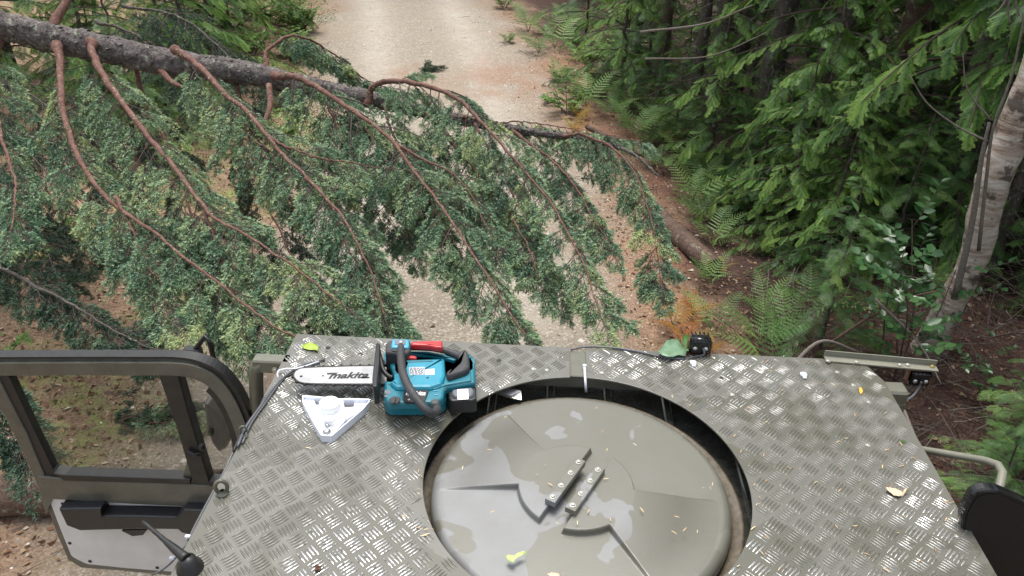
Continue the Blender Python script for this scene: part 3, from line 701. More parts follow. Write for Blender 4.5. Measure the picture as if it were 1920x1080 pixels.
for k in range(14):
    y = r_.uniform(8.5, 15); x = np.interp(y, YR, XLF)-r_.uniform(1.3, 5.); plant('young_conifer', SMALL[[2, 0, 2][k % 3]], x, y, r_.random()*6.28, r_.uniform(.7, 1.15), 'bright green sapling crowding the left bank behind the fallen trunk', 'sapling', 'saplings crowding the left bank')
# dark hanging hemlock boughs on the left, from a standing tree just outside the picture
HT = empty('hemlock_tree', (-4.9, 5.6, gz(-4.9, 5.6)), label='dark hemlock at the left edge with heavy hanging boughs', cat='tree', group='trees on the left bank')
hi = np.array(HT.location)
mb = MB(); mb.tube([np.array([-.0, 0, z]) for z in np.linspace(-.1, 9, 12)], np.linspace(.17, .08, 12), 16)
link('trunk', npmesh('trunk', np.array(mb.v), np.array([q for q in mb.f if len(q) == 4]), MAT['bark_dark'], smooth=True), HT)
HB = [([(-180, 120, 6.4), (-60, 190, 6.2), (60, 290, 6.0), (130, 400, 5.7), (160, 480, 5.5)], 40, .62),
      ([(-180, 60, 6.9), (-20, 130, 6.7), (120, 220, 6.5), (220, 330, 6.2)], 36, .6),
      ([(-160, 280, 5.9), (-40, 350, 5.7), (60, 430, 5.5), (110, 520, 5.2)], 36, .6),
      ([(-200, 430, 4.5), (-60, 470, 4.3), (60, 520, 4.1), (150, 570, 3.95), (230, 620, 3.85), (290, 655, 3.8)], 38, .24),
      ([(-150, 640, 3.6), (-60, 700, 3.5), (0, 760, 3.4), (50, 850, 3.3)], 26, .28),
      ([(-150, 200, 6.6), (0, 240, 6.4), (170, 300, 6.1), (250, 400, 5.9), (290, 480, 5.6)], 36, .55),
      ([(230, 10, 7.6), (300, 25, 7.4), (370, 60, 7.2), (450, 130, 7.0), (520, 170, 6.8)], 34, .5),
      ([(180, 40, 7.4), (240, 60, 7.2), (300, 110, 7.0), (380, 190, 6.8)], 30, .5)]
for k, (pp, n2, l2) in enumerate(HB):
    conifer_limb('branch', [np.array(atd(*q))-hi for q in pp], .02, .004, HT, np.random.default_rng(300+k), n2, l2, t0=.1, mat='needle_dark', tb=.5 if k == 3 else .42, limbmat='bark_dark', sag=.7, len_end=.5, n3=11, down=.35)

# ------------------------------------------------------------------ ferns
MAT['fstem'] = flat('fern_stem', (.14, .13, .05), .6)
FR = [fern_frond(rs) for _ in range(3)]
MAT['fstem'] = flat('fern_stem', (.14, .13, .05), .6)
def fern_mesh(rng, nf, mat, size=.62, up=.75):
    pr = []; st = []
    a = np.linspace(0, 2*PI, nf, endpoint=False)+rng.normal(0, .3, nf)
    for k in range(nf):
        tv, tf, tt, stem = FR[k % 3]; el = up+rng.normal(0, .18); d = np.array([[math.cos(a[k])*math.cos(el*.8), math.sin(a[k])*math.cos(el*.8), math.sin(el*.8)]])
        n_ = np.array([[-math.cos(a[k])*math.sin(el), -math.sin(a[k])*math.sin(el), math.cos(el)]]); s = size*rng.uniform(.7, 1.2)
        fr = frames(d, unit(n_)); 
        v = (fr[0]@tv.T).T*s; pr.append((v, tf, k, tt, rng.normal(.5, .15)))
        st.append(((fr[0]@stem.T).T*s))
    V, F4, F5, b, T4, T5 = [], [], [], 0, [], []
    for v, tf, k, tt, tb in pr:
        V.append(v)
        for q, t_ in zip(tf, tt):
            (F5 if len(q) == 5 else F4).append([b+i for i in q]); (T5 if len(q) == 5 else T4).append(tb+t_)
        b += len(v)
    me = npmesh('fronds', np.concatenate(V), [np.array(F4), np.array(F5)], MAT[mat], tint=np.clip(np.array(T4+T5), 0, 1))
    v, f, t = tubes(np.stack(st), np.linspace(.004, .0012, 14)[None].repeat(nf, 0), 4)
    return [('fronds', me), ('stems', npmesh('stems', v, f, MAT['fstem'], smooth=True))]

g = np.random.default_rng(19)
FG = [fern_mesh(g, n, 'fern', s_) for n, s_ in ((6, .62), (7, .55), (5, .7), (8, .5))]
FO = [fern_mesh(g, n, 'fern_orange', s_) for n, s_ in ((6, .42), (7, .38))]
FERNS = [ # px of base in the photo, variant, scale, label
 (1100, 200, 0, 1.1, 'pale bracken clump on the bank just below the tall young conifer'), (1150, 215, 1, 1.15, 'large pale bracken at the middle of the right bank'),
 (1060, 165, 2, 1.0, 'bracken at the verge where the orange litter begins'), (1190, 250, 0, 1.1, 'bracken arching over the top of the bare bank'),
 (1230, 235, 3, 1.2, 'bracken behind the arching one on the right bank'), (1010, 100, 1, 1.1, 'bracken at the verge near the road bend'),
 (990, 60, 0, 1.2, 'bracken highest up the right verge'), (1040, 90, 2, 1.2, 'bracken behind the verge near the road bend'),
 (1240, 300, 1, .9, 'yellowing bracken above the fallen log'), (1290, 290, 0, 1.1, 'fern behind the yellowing bracken on the bank'),
 (1300, 360, 2, 1.0, 'fern drooping over the dark hollow behind the log'), (1318, 392, 1, .85, 'pale fern above the middle of the log'),
 (1340, 430, 3, 1.0, 'fern behind the end of the log'), (1330, 330, 3, 1.1, 'fern between log and wood'), (1380, 360, 1, 1.1, 'fern under the low cedar on the bank'),
 (1330, 520, 0, .6, 'small fern at the near end of the log'), 
 (1345, 610, 2, .62, 'upright green fern just behind the black lamp'), (1440, 560, 3, .95, 'broad fern in front of the round young fir'),
 (1430, 625, 0, .85, 'fern drooping onto the front roof edge'), (1480, 600, 1, .95, 'largest near fern, left of the dead twigs'),
 (1450, 670, 2, .8, 'fern just peeping over the roof edge'), (1520, 560, 2, .8, 'fern under the round young fir'),
 (1150, 120, 0, 1.1, 'fern behind the tall young conifer'), (1060, 30, 1, 1.2, 'fern at the top edge right of the road')]
for px, py, k, s, lb in FERNS:
    x, y = P0(px, py); plant('bracken_fern', FG[k], x, y, float(g.random()*6.28), s, lb, 'fern', 'green ferns on the right bank')
for px, py, k, s, lb in [(1262, 612, 0, .85, 'orange bracken left of the black lamp'), (1300, 585, 1, .8, 'orange and yellow bracken behind the black lamp'), (1090, 225, 1, .9, 'rusty fern on the verge below the pale bracken'), (1075, 250, 0, .9, 'yellow green fern among orange litter at the verge'), (1265, 255, 1, .9, 'browning fern under the bank bracken'), (1285, 640, 0, .7, 'rusty fern directly behind the cut leaf on the roof'), (1330, 655, 1, .6, 'orange fern behind the lamp at the roof edge'), (1350, 500, 0, .5, 'withered fern at the near end of the log')]:
    x, y = P0(px, py); plant('turning_fern', FO[k], x, y, float(g.random()*6.28), s, lb, 'fern', 'orange turning ferns')
def fzone(n, y0, y1, d0, d1, s0, s1, lb, gp, var=None, seed=1):
    r_ = np.random.default_rng(seed)
    for k in range(n):
        y = r_.uniform(y0, y1); x = np.interp(y, YR, XRT)+r_.uniform(d0, d1); plant('bracken_fern', (var or FG)[int(r_.integers(len(var or FG)))], x, y, r_.random()*6.28, r_.uniform(s0, s1), lb, 'fern', gp)
fzone(22, 11.5, 18.5, .45, 2.2, .8, 1.2, 'green bracken in the thick verge along the far right side of the road', 'bracken along the far right verge', None, 3)
fzone(16, 8.2, 11.5, .9, 2.4, .7, 1.1, 'green bracken on the bank between the orange litter and the dark trunks', 'bracken on the middle of the bank', None, 4)
fzone(9, 6.2, 8.4, 1.6, 2.4, .5, .8, 'small bracken in the strip between the log and the understorey', 'small bracken behind the log', None, 5)
# ------------------------------------------------------------------ broad leaved shrubs
def shrub_mesh(rng, h, n1, spread, leaf, mat, n2=7):
    st = np.zeros((n1, 3))+rng.normal(0, .04, (n1, 3))*[1, 1, 0]; a = rng.random(n1)*2*PI
    B = sprout(st, np.stack([np.cos(a)*spread, np.sin(a)*spread, np.ones(n1)], -1), h*rng.uniform(.7, 1.1, n1), 9, .25, rng, .2)
    C = children(B, np.tile(np.linspace(.3, .95, n2)[None], (n1, 1)), h*.30*rng.uniform(.5, 1.2, (n1, n2)), .9, .0, rng, K=6, sag=.2)
    m_ = 11; t = np.tile(np.linspace(.2, 1, m_)[None], (len(C), 1)); pos, T = sample(C, t*.999); S = unit(np.cross(T, [0, 0, 1.])); sg = np.where(np.arange(m_) % 2 == 0, 1., -1.)[None, :, None]
    d = T*.6+S*sg+rng.normal(0, .25, pos.shape); nr = unit(np.array([0, 0, 1.])+rng.normal(0, .35, pos.shape))
    d = d.reshape(-1, 3); nr = nr.reshape(-1, 3); nr = unit(nr-unit(d)*(nr*unit(d)).sum(1)[:, None])
    v, f, t_ = scatter(LEAF_V, LEAF_F3, pos.reshape(-1, 3), frames(d, nr), leaf*rng.uniform(.6, 1.15, len(d)), rng.uniform(.25, .75, len(d)))
    lv = npmesh('leaves', v, f, MAT[mat], tint=t_)
    v, f, t_ = join([tubes(B, np.linspace(.010, .003, 9)[None].repeat(n1, 0), 5), tubes(C, np.full(C.shape[:2], .0018), 3)])
    return [('stems', npmesh('stems', v, f, MAT['twig'], smooth=True)), ('leaves', lv)]
SB = [shrub_mesh(g, 1.45, 5, .34, .10, 'broad', 7), shrub_mesh(g, .8, 7, .5, .07, 'broad_light'), shrub_mesh(g, .5, 8, .7, .06, 'broad_light'), shrub_mesh(g, .9, 4, .3, .075, 'broad', 4)]
for k, x, y, s, lb, gp in [
 (0, 2.95, 5.3, 1.0, 'glossy dark green broad leaved shrub in front of the birch trunk', None), (3, 3.5, 4.9, .62, 'few leaved shoot at the foot of the birch', None),
 (1, *P0(100, 520), .9, 'leafy green shrub between hanging boughs at the left edge', None),
 (1, *P0(60, 470), .9, 'second leafy shrub at the left edge, higher up the bank', None),
 (2, *P0(560, 60), 1.2, 'low leafy plants on the left verge at the top of the road', 'low plants on the verges'), (2, *P0(500, 40), 1.2, 'low leafy plants left of the verge at the top', 'low plants on the verges'),
 (2, *P0(540, 100), 1.1, 'low leafy plants on the left verge behind the arched limb', 'low plants on the verges'), (1, *P0(450, 60), 1., 'taller leafy plant at the edge of the left wood', 'low plants on the verges'),
 (2, *P0(470, 110), 1.2, 'pale low plants above the fallen trunk', 'low plants on the verges'), (2, *P0(945, 15), .8, 'yellow green tuft at the top of the right verge', 'low plants on the verges'),
 (2, *P0(1050, 150), .6, 'white flowering low plants on the right verge', 'low plants on the verges'), (2, *P0(1030, 195), .4, 'small weeds right of the orange litter', 'low plants on the verges'),
 (2, *P0(952, 80), .45, 'small green weed on the right edge of the gravel', 'low plants on the verges'), (1, *P0(1100, 130), 1., 'leafy bush among the bracken near the bend', 'low plants on the verges'),
 (1, *P0(1180, 60), 1.3, 'dark leafy bush at the edge of the right wood', 'low plants on the verges'), (2, *P0(1060, 215), .9, 'green weeds among the orange litter', 'low plants on the verges')]:
    plant('shrub', SB[k], x, y, float(g.random()*6.28), s, lb, 'shrub', gp)
r_ = np.random.default_rng(44)
for k in range(26):
    y = r_.uniform(9, 20); x = np.interp(y, YR, XLF)-r_.uniform(.1, 2.4); plant('shrub', SB[2 if r_.random() < .6 else 1], x, y, r_.random()*6.28, r_.uniform(.6, 1.1), 'pale leafy plant in the green left verge beyond the fallen trunk', 'shrub', 'leafy plants of the far left verge')
for k in range(10):
    y = r_.uniform(4.5, 9); x = np.interp(y, YR, XLF)-r_.uniform(.9, 3.0); plant('shrub', SB[2], x, y, r_.random()*6.28, r_.uniform(.5, .8), 'low green plant on the left bank under the hanging boughs', 'shrub', 'low plants under the hanging boughs')
# ------------------------------------------------------------------ birch
BT = empty('birch_tree', (*aty(1742, 655, 5.7)[:2], -.1), label='leaning birch with pale peeling bark at the right edge', cat='tree')
bi = np.array(BT.location)
def birch_mat():
    m, nt, p, o = newmat('birch_bark'); v = coords(nt); mp = N(nt, 'ShaderNodeMapping'); mp.inputs['Scale'].default_value = (1, 1, 5); L(nt, v, mp.inputs[0])
    n1 = noise(nt, mp.outputs[0], 3.2, 6, .7, .8); n2 = noise(nt, v, 7, 5, .65); n3 = noise(nt, mp.outputs[0], 12, 4)
    c = ramp(nt, n1, [(.30, (.16, .10, .075)), (.45, (.36, .28, .225)), (.64, (.56, .51, .46))])
    c = mix(nt, ramp(nt, n2, [(.52, 0.), (.60, .85)]), c, (.05, .035, .028))
    c = mix(nt, ramp(nt, n3, [(.62, 0.), (.68, .7)]), c, (.10, .07, .055))
    L(nt, c, p.inputs['Base Color']); p.inputs['Roughness'].default_value = .6; L(nt, bump(nt, mth(nt, 'ADD', n1, n2), .9, .015), p.inputs['Normal']); return m
MAT['birch'] = birch_mat()
bp = [aty(x, y, 5.7)-bi for x, y in ((1733, 690), (1757, 620), (1787, 560), (1818, 500), (1838, 440), (1857, 360), (1878, 300), (1922, 200), (1955, 120), (2020, -40), (2110, -280))]
bp = spl(bp, 60); rad = np.interp(np.linspace(0, 1, 60), [0, .12, .3, .5, 1], [.17, .115, .105, .125, .125])
mb = MB(); mb.tube(bp, rad, 32); v = np.array(mb.v); c_ = np.repeat(bp, 32, 0); a_ = np.tile(np.arange(32), 60)/32.; q_ = np.repeat(np.arange(60), 32)
v = c_+(v-c_)*(1+(fbm(a_*6, q_*.35, 1., 91)-.5)*.35)[:, None]
link('trunk', npmesh('trunk', v, np.array([q for q in mb.f if len(q) == 4]), MAT['birch'], smooth=True), BT)
lichen(bp[5:50], rad[5:50], 90, g, BT, .014)
mb = MB()
for pl, r0 in (([(1835, 470), (1850, 330), (1862, 240), (1895, 150), (1915, 60), (1930, -20)], .014), ([(1790, 560), (1822, 420), (1840, 300), (1855, 230)], .028), ([(1852, 265), (1800, 240), (1740, 195), (1705, 140)], .009), ([(1858, 225), (1815, 170), (1805, 100)], .008)):
    mb.tube(spl([aty(x, y, 5.45)-bi for x, y in pl], 14), np.linspace(r0, r0*.35, 14), 8)
mb.build('dead_shoots', MAT['twig_grey'], BT)
# dead branch hanging into the top right corner
DB = empty('dead_branch', aty(1890, -10, 5.0), label='bare dead twigs hanging into the top right corner', cat='branch'); di = np.array(DB.location)
mb = MB()
for pl in ([(1900, -40), (1885, 5), (1852, 35)], [(1895, -20), (1880, 10), (1862, 28)], [(1900, -40), (1905, 10), (1912, 30)], [(1895, -20), (1890, 20), (1895, 45)], [(1905, -30), (1918, 0), (1925, 10)]):
    mb.tube(spl([aty(x, y, 5.0)-di for x, y in pl], 8), np.linspace(.010, .003, 8), 6)
mb.build('twigs', MAT['twig_grey'], DB)
# ------------------------------------------------------------------ fallen logs
def log(name, p, r, lab, mat='bark_red', n=26, zz=None):
    P = spl([np.array([q[0], q[1], gz(q[0], q[1])+r*.75]) for q in p], n); o_ = P[0].copy()
    mb = MB(); mb.tube(P-o_, np.linspace(r, r*.93, n)*(1+.04*np.sin(np.arange(n))), 20)
    o = mb.build(name, MAT[mat]); o.location = o_; return tag(o, lab, 'log')
log('fallen_log', [P0(1190, 368), P0(1265, 441), P0(1340, 502)], .105, 'brown fallen log at the right roadside beside the small ferns')
log('fallen_log', [P0(-160, 958), P0(20, 952), P0(160, 948), P0(420, 930)], .13, 'thick reddish log on the ground behind the open door')
log('fallen_log', [P0(1100, 240), P0(1205, 285)], .04, 'split orange brown wood behind the tip of the fallen tree')
# thin fallen poles and dead branches
def pole(p, r, lab, mat='twig_grey'):
    P = spl(p, 16); o_ = P[0].copy(); o = MB().tube(P-o_, np.linspace(r, r*.5, 16), 7).build('dead_branch', MAT[mat]); o.location = o_; tag(o, lab, 'branch')
def g3(px, py, z): return at(px, py, z)
pole([g3(1560, 640, .35), g3(1630, 595, .5), g3(1700, 560, .6), g3(1760, 545, .7)], .012, 'dead branch slanting up from the dead twigs to the birch', 'twig_red')
pole([g3(1695, 770, .3), g3(1720, 830, .25), g3(1750, 900, .2), g3(1790, 960, .1)], .013, 'bare stick lying behind the right roof edge')
pole([g3(1640, 560, .7), g3(1720, 640, .5), g3(1765, 720, .3)], .011, 'lichened stick leaning beside the birch foot')
pole([g3(1480, 690, .3), g3(1540, 640, .45), g3(1610, 660, .3)], .018, 'curved mossy stick behind the angle bar')
pole([g3(1200, 60, 2.), g3(1320, 45, 2.1), g3(1410, 10, 2.4)], .014, 'pale bare bough crossing in front of the dark trunks')
pole([g3(1210, 110, 1.6), g3(1330, 105, 1.7), g3(1440, 60, 2.)], .010, 'thin pale bough below the upper bare bough')
# ------------------------------------------------------------------ ground stuff
g = np.random.default_rng(77)
def sample_ground(n, xr_, yr_, dens):
    x = g.uniform(*xr_, n); y = g.uniform(*yr_, n)
    k = g.random(n) < dens(x, y); return x[k], y[k]
def prox(x, y): return np.interp(y, YR, XRT)-x, x-np.interp(y, YR, XLF)
def gpts(x, y, dz=.0): return np.stack([x, y, ground_z(x, y)+dz], -1)
d_lit = lambda x, y: np.where(np.minimum(*prox(x, y)) < .15, 1., .05)*np.clip(1.4-y/18, .2, 1)
x, y = sample_ground(46000, (-7, 6), (1.5, 20), d_lit); m_ = len(x)
nr = unit(np.array([0, 0, 1.])+g.normal(0, .35, (m_, 3))); 
v, f, t = scatter(np.array([(-1, 0, 0), (-.2, -.55, .15), (.9, -.1, 0), (.3, .5, .2)])*.016, np.array([[0, 1, 2, 3]]), gpts(x, y, .008), frames(np.cross(nr, g.normal(0, 1, (m_, 3))), nr), g.uniform(.4, 1.6, m_)*np.where(y < 8, 1.35, 1.1), g.random(m_))
tag(link('leaf_litter', npmesh('leaf_litter', v, f, MAT['litter'], tint=t)), kind='stuff')
OCT_V = np.array([(1, 0, 0), (0, 1, 0), (-1, 0, 0), (0, -1, 0), (0, 0, .6), (0, 0, -.6)], float); OCT_F = np.array([[0, 1, 4], [1, 2, 4], [2, 3, 4], [3, 0, 4]])
x, y = sample_ground(26000, (-5, 2.4), (2.5, 18), lambda x, y: np.where(np.minimum(*prox(x, y)) > -.3, 1., .25)*np.clip(1.5-y/16, .15, 1)); m_ = len(x)
a = g.random(m_)*6.28
MAT['stone'] = leafmat('gravel_stone', [(0., (.13, .11, .09)), (.5, (.33, .29, .24)), (1., (.60, .56, .50))], .85, 0.)
v, f, t = scatter(OCT_V, OCT_F, gpts(x, y, .001), rotz(a), g.lognormal(-5.15, .5, m_), g.random(m_))
tag(link('gravel', npmesh('gravel', v, f, MAT['stone'], tint=t)), kind='stuff')
# dead twigs: dense under the wood on the right, thin elsewhere
def twigs(name, n, dens, mat, lm, zmax, xr_=(-7, 8), yr_=(1.8, 19)):
    x, y = sample_ground(n, xr_, yr_, dens); m_ = len(x); a = g.random(m_)*6.28
    P = sprout(gpts(x, y, .01+zmax*g.random(m_)**2), np.stack([np.cos(a), np.sin(a), g.normal(.0, .25, m_)*min(1, zmax*8+.1)], -1), g.uniform(.3, 1.3, m_)*lm, 6, .1, g, .3)
    v, f, t = tubes(P, (np.linspace(1, .5, 6)[None]*g.uniform(.0012, .0045, (m_, 1))), 3)
    tag(link(name, npmesh(name, v, f, MAT[mat], smooth=True)), kind='stuff')
twigs('twig_litter', 2600, lambda x, y: np.where(np.minimum(*prox(x, y)) < .4, 1., .07), 'twig', .22, .02)
twigs('brush_pile', 9000, lambda x, y: ((x > 1.9) & (y < 7)) | (x > 3.2), 'twig_red', .45, .30, (1.5, 6.5), (1.5, 9))
twigs('dead_brush', 2600, lambda x, y: ((x > 2.1) & (y < 7)) | (x > 3.2), 'twig_grey', .6, .45, (1.8, 7), (1.5, 9))
# moss and small herbs on the left bank
x, y = sample_ground(60000, (-7.5, -1.6), (1.5, 20), lambda x, y: (fbm(x, y, .8, 40) > .56)*(x < np.interp(y, YR, XLF)+.5)*1.); m_ = len(x)
nr = unit(g.normal(0, 1, (m_, 3))+[0, 0, .6])
MAT['moss'] = leafmat('moss_tufts', [(0., (.030, .070, .012)), (.5, (.08, .14, .025)), (1., (.22, .27, .06))], .7, .25)
v, f, t = scatter(np.array([(0, -.2, 0), (1, 0, .1), (0, .2, 0), (-.2, 0, 0)])*.035, np.array([[0, 1, 2, 3]]), gpts(x, y), frames(nr, g.normal(0, 1, (m_, 3))), g.uniform(.4, 1.2, m_), g.random(m_))
tag(link('moss', npmesh('moss', v, f, MAT['moss'], tint=t)), kind='stuff')
# low green ground cover under the right wood
x, y = sample_ground(30000, (0., 9), (4, 20), lambda x, y: (x > np.interp(y, YR, XRT)+1.3)*(fbm(x, y, 1.1, 71) > .5)*(y > 7.5)*1.); m_ = len(x)
nr = unit(np.array([0, 0, 1.])+g.normal(0, .4, (m_, 3)))
v, f, t = scatter(LEAF_V, LEAF_F3, gpts(x, y, .12)+g.normal(0, .08, (m_, 3)), frames(np.cross(nr, g.normal(0, 1, (m_, 3))), nr), g.uniform(.03, .07, m_), g.uniform(.1, .6, m_))
tag(link('ground_cover', npmesh('ground_cover', v, f, MAT['broad'], tint=t)), kind='stuff')
# green conifer twigs broken off onto the ground left of the truck
for k, (px, py, L_, az, mt, lb) in enumerate([(215, 790, .55, .35, 'needle_dark', 'broken green conifer spray on the ground seen through the door window'), (265, 800, .5, .2, 'hemlock', 'mossy green spray beside it, nearer the black window divider'), (785, 128, .35, .3, 'needle_dark', 'small broken conifer twig lying on the road beyond the fallen tree')]):
    c = at(px, py, .06); b = tag(empty('broken_spray', c), lb, 'twig'); d = np.array([math.cos(az), math.sin(az), .05])
    P_ = [np.zeros(3), d*L_*.5, d*L_]
    lo = conifer_limb('branch', P_, .006, .002, b, np.random.default_rng(500+k), 20, .2, t0=.1, mat='needle_dark' if mt != 'hemlock' else 'needle', tb=.6, sag=.1, down=.0, n3=9, len3=.08)
for lx, ly, c_ in ((462, 775, 0), (480, 715, 0)): pass
# ================================================================== the truck
def paint(name, dry, wet, thr, scale, r_dry=.42, r_wet=.16, wear=False, dirt=.25):
    m, nt, p, o = newmat(name); v = world_pos(nt)
    n = noise(nt, v, scale, 3, .5, .7)
    if not wear:
        sp = N(nt, 'ShaderNodeSeparateXYZ'); L(nt, v, sp.inputs[0]); n = mth(nt, 'SUBTRACT', n, mth(nt, 'ADD', mth(nt, 'MULTIPLY', mth(nt, 'SUBTRACT', sp.outputs[0], .0), .45), mth(nt, 'MULTIPLY', mth(nt, 'SUBTRACT', sp.outputs[1], 1.2), .30)))  # pale tone weighted to the lower left, painting in the reflected sky there
    ms = ramp(nt, n, [(thr-.006, 0.), (thr+.006, 1.)])
    fine = noise(nt, v, 160, 4, .6); mid = noise(nt, v, 14, 5, .65)
    c = mix(nt, ms, wet, dry)
    c = mix(nt, mth(nt, 'MULTIPLY', ramp(nt, mid, [(.35, 1.), (.65, 0.)]), dirt), c, (.105, .09, .06))
    c = mix(nt, ramp(nt, fine, [(.66, 0.), (.74, .35)]), c, (.06, .05, .04))
    ro = mix(nt, ms, r_wet, r_dry)
    if wear: ro = mix(nt, mth(nt, 'GREATER_THAN', attr(nt, 'bar'), .02), ro, (.19, .19, .19))
    else: c = mix(nt, mth(nt, 'MULTIPLY', attr(nt, 'shade_grime'), .55), c, (.060, .055, .040))
    L(nt, ro, p.inputs['Roughness'])
    if wear:
        up = attr(nt, 'bar'); wn = noise(nt, v, 2.6, 3, .6); wf = noise(nt, v, 120, 3, .7)
        wm = mth(nt, 'MULTIPLY', mth(nt, 'GREATER_THAN', up, .35), mth(nt, 'MULTIPLY', ramp(nt, wn, [(.50, 0.), (.62, 1.)]), ramp(nt, wf, [(.42, 0.), (.50, 1.)])))
        c = mix(nt, wm, c, (.78, .77, .74)); L(nt, wm, p.inputs['Metallic'])
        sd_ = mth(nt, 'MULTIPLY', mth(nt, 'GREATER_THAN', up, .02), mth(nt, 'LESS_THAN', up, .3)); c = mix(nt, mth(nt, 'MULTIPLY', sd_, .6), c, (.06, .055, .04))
    L(nt, c, p.inputs['Base Color'])
    p.inputs['Coat Weight'].default_value = .4 if wear else .05; p.inputs['Coat Roughness'].default_value = .22
    dr = noise(nt, v, 330, 2, .5); L(nt, bump(nt, mth(nt, 'ADD', dr, mid), .12, .002), p.inputs['Normal'])
    return m
MAT['plate'] = paint('olive_tread_plate', (.124, .122, .104), (.100, .098, .078), .50, 3.0, .32, .20, True, .3)
MAT['hatch'] = paint('olive_hatch_paint', (.198, .203, .203), (.142, .140, .115), .51, 6.5, .52, .34, False, .18)  # damp patches; their paler tone also stands for reflected sky
MAT['olive'] = flat('olive_paint', (.115, .115, .085), .42, var=.18, scale=22, bmp=.05, coat=.2)
MAT['olive_d'] = flat('dark_olive_paint', (.088, .088, .072), .3, var=.25, scale=18, bmp=.08, coat=.3)
MAT['olive_l'] = flat('pale_olive_paint', (.19, .185, .145), .45, var=.1, scale=30)
MAT['wet'] = flat('wet_cab_roof', (.030, .031, .026), .18, var=.5, scale=30, bmp=.3, coat=.5)
MAT['dirt'] = flat('dirt_in_gutter', (.085, .068, .045), .6, var=.5, scale=70, bmp=.6)
MAT['rubber'] = flat('black_rubber', (.014, .014, .014), .45, var=.3, scale=60, bmp=.05)
MAT['black'] = flat('black_plastic', (.018, .018, .02), .38, var=.2, scale=90, bmp=.04)
MAT['gloss'] = flat('gloss_black', (.008, .008, .009), .1, var=.2, scale=20)
MAT['panel'] = flat('grey_door_card', (.66, .64, .62), .75, var=.1, scale=9, bmp=.05)
MAT['steel'] = flat('steel', (.55, .55, .54), .3, 1., var=.1)
MAT['zinc'] = flat('zinc_bolt', (.42, .42, .38), .4, .8, var=.2)
MAT['rust'] = flat('rusty_bracket', (.12, .055, .03), .85, var=.5, scale=80, bmp=.4)
MAT['white'] = flat('white_plastic', (.74, .76, .84), .4, var=.02)
MAT['cable'] = flat('grey_cable', (.085, .09, .10), .4, var=.15)
MAT['brass'] = flat('yellow_zinc', (.34, .26, .10), .4, .6, var=.3)
def glassmat(name, tint=.82, gl=.12):
    m = bpy.data.materials.new(name); m.use_nodes = True; nt = m.node_tree; nt.nodes.clear(); o = nt.nodes.new('ShaderNodeOutputMaterial')
    t = N(nt, 'ShaderNodeBsdfTransparent'); t.inputs[0].default_value = (tint, tint*1.0, tint*.97, 1); g_ = N(nt, 'ShaderNodeBsdfGlossy', Roughness=.05)
    f_ = N(nt, 'ShaderNodeFresnel', IOR=1.5); d_ = N(nt, 'ShaderNodeBsdfDiffuse'); d_.inputs[0].default_value = (.30, .30, .27, 1)
    m1 = N(nt, 'ShaderNodeMixShader'); m1.inputs[0].default_value = gl; L(nt, t.outputs[0], m1.inputs[1]); L(nt, d_.outputs[0], m1.inputs[2])
    m2 = N(nt, 'ShaderNodeMixShader'); m2.inputs[0].default_value = .07; L(nt, m1.outputs[0], m2.inputs[1]); L(nt, g_.outputs[0], m2.inputs[2]); L(nt, m2.outputs[0], o.inputs[0]); return m
MAT['glass'] = glassmat('dusty_window_glass', .74, .05)
TR = empty('truck', (0, 0, 0), label='olive military truck with tread plate roof, round hatch and open left door', cat='truck')
def rp(pts, dz=0.): return [rf(x, y, dz) for x, y in pts]
HC = np.array([.1088, 1.2431]); HR = .3529
def plate_poly(side):
    def hp(a): return (HC[0]+HR*math.cos(a), HC[1]+HR*math.sin(a))
    if side < 0:
        a0 = math.acos((.077-HC[0])/HR); arc = [hp(a) for a in np.linspace(a0, 1.5*PI, 70)]
        return [(.1088, .25), (-.675, .25), (-.6765, 1.7295), (.077, 1.7265), (.077, 1.604)]+arc
    a0 = math.acos((.120-HC[0])/HR); arc = [hp(a) for a in np.linspace(a0, -.5*PI, 70)]
    return [(.1088, .25), (.893, .25), (.889, 1.640), (.880, 1.668), (.862, 1.716), (.752, 1.731), (.12, 1.729), (.12, 1.605)]+arc
def inside(px, py, poly):
    P = np.array(poly); x0, y0 = P[:, 0], P[:, 1]; x1, y1 = np.roll(x0, -1), np.roll(y0, -1); c = np.zeros(len(px), bool)
    for a, b, c_, d in zip(x0, y0, x1, y1):
        if b != d:
            k = ((b > py) != (d > py)) & (px < (c_-a)*(py-b)/(d-b)+a); c ^= k
    return c
A_ = .05624; V0 = rf(505.5, 950)[:2]
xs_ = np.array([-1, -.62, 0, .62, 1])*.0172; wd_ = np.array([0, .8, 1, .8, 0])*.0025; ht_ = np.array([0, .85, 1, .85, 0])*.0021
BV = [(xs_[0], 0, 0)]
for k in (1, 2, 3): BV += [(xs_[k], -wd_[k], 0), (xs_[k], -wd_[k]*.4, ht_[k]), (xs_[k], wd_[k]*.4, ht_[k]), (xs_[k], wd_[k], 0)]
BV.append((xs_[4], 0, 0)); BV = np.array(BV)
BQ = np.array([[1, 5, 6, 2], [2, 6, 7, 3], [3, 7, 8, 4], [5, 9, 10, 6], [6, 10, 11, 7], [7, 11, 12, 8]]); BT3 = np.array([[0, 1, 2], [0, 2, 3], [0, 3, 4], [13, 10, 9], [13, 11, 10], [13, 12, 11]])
BATT = np.clip(BV[:, 2]/.0021, 0, 1)*.9+.1
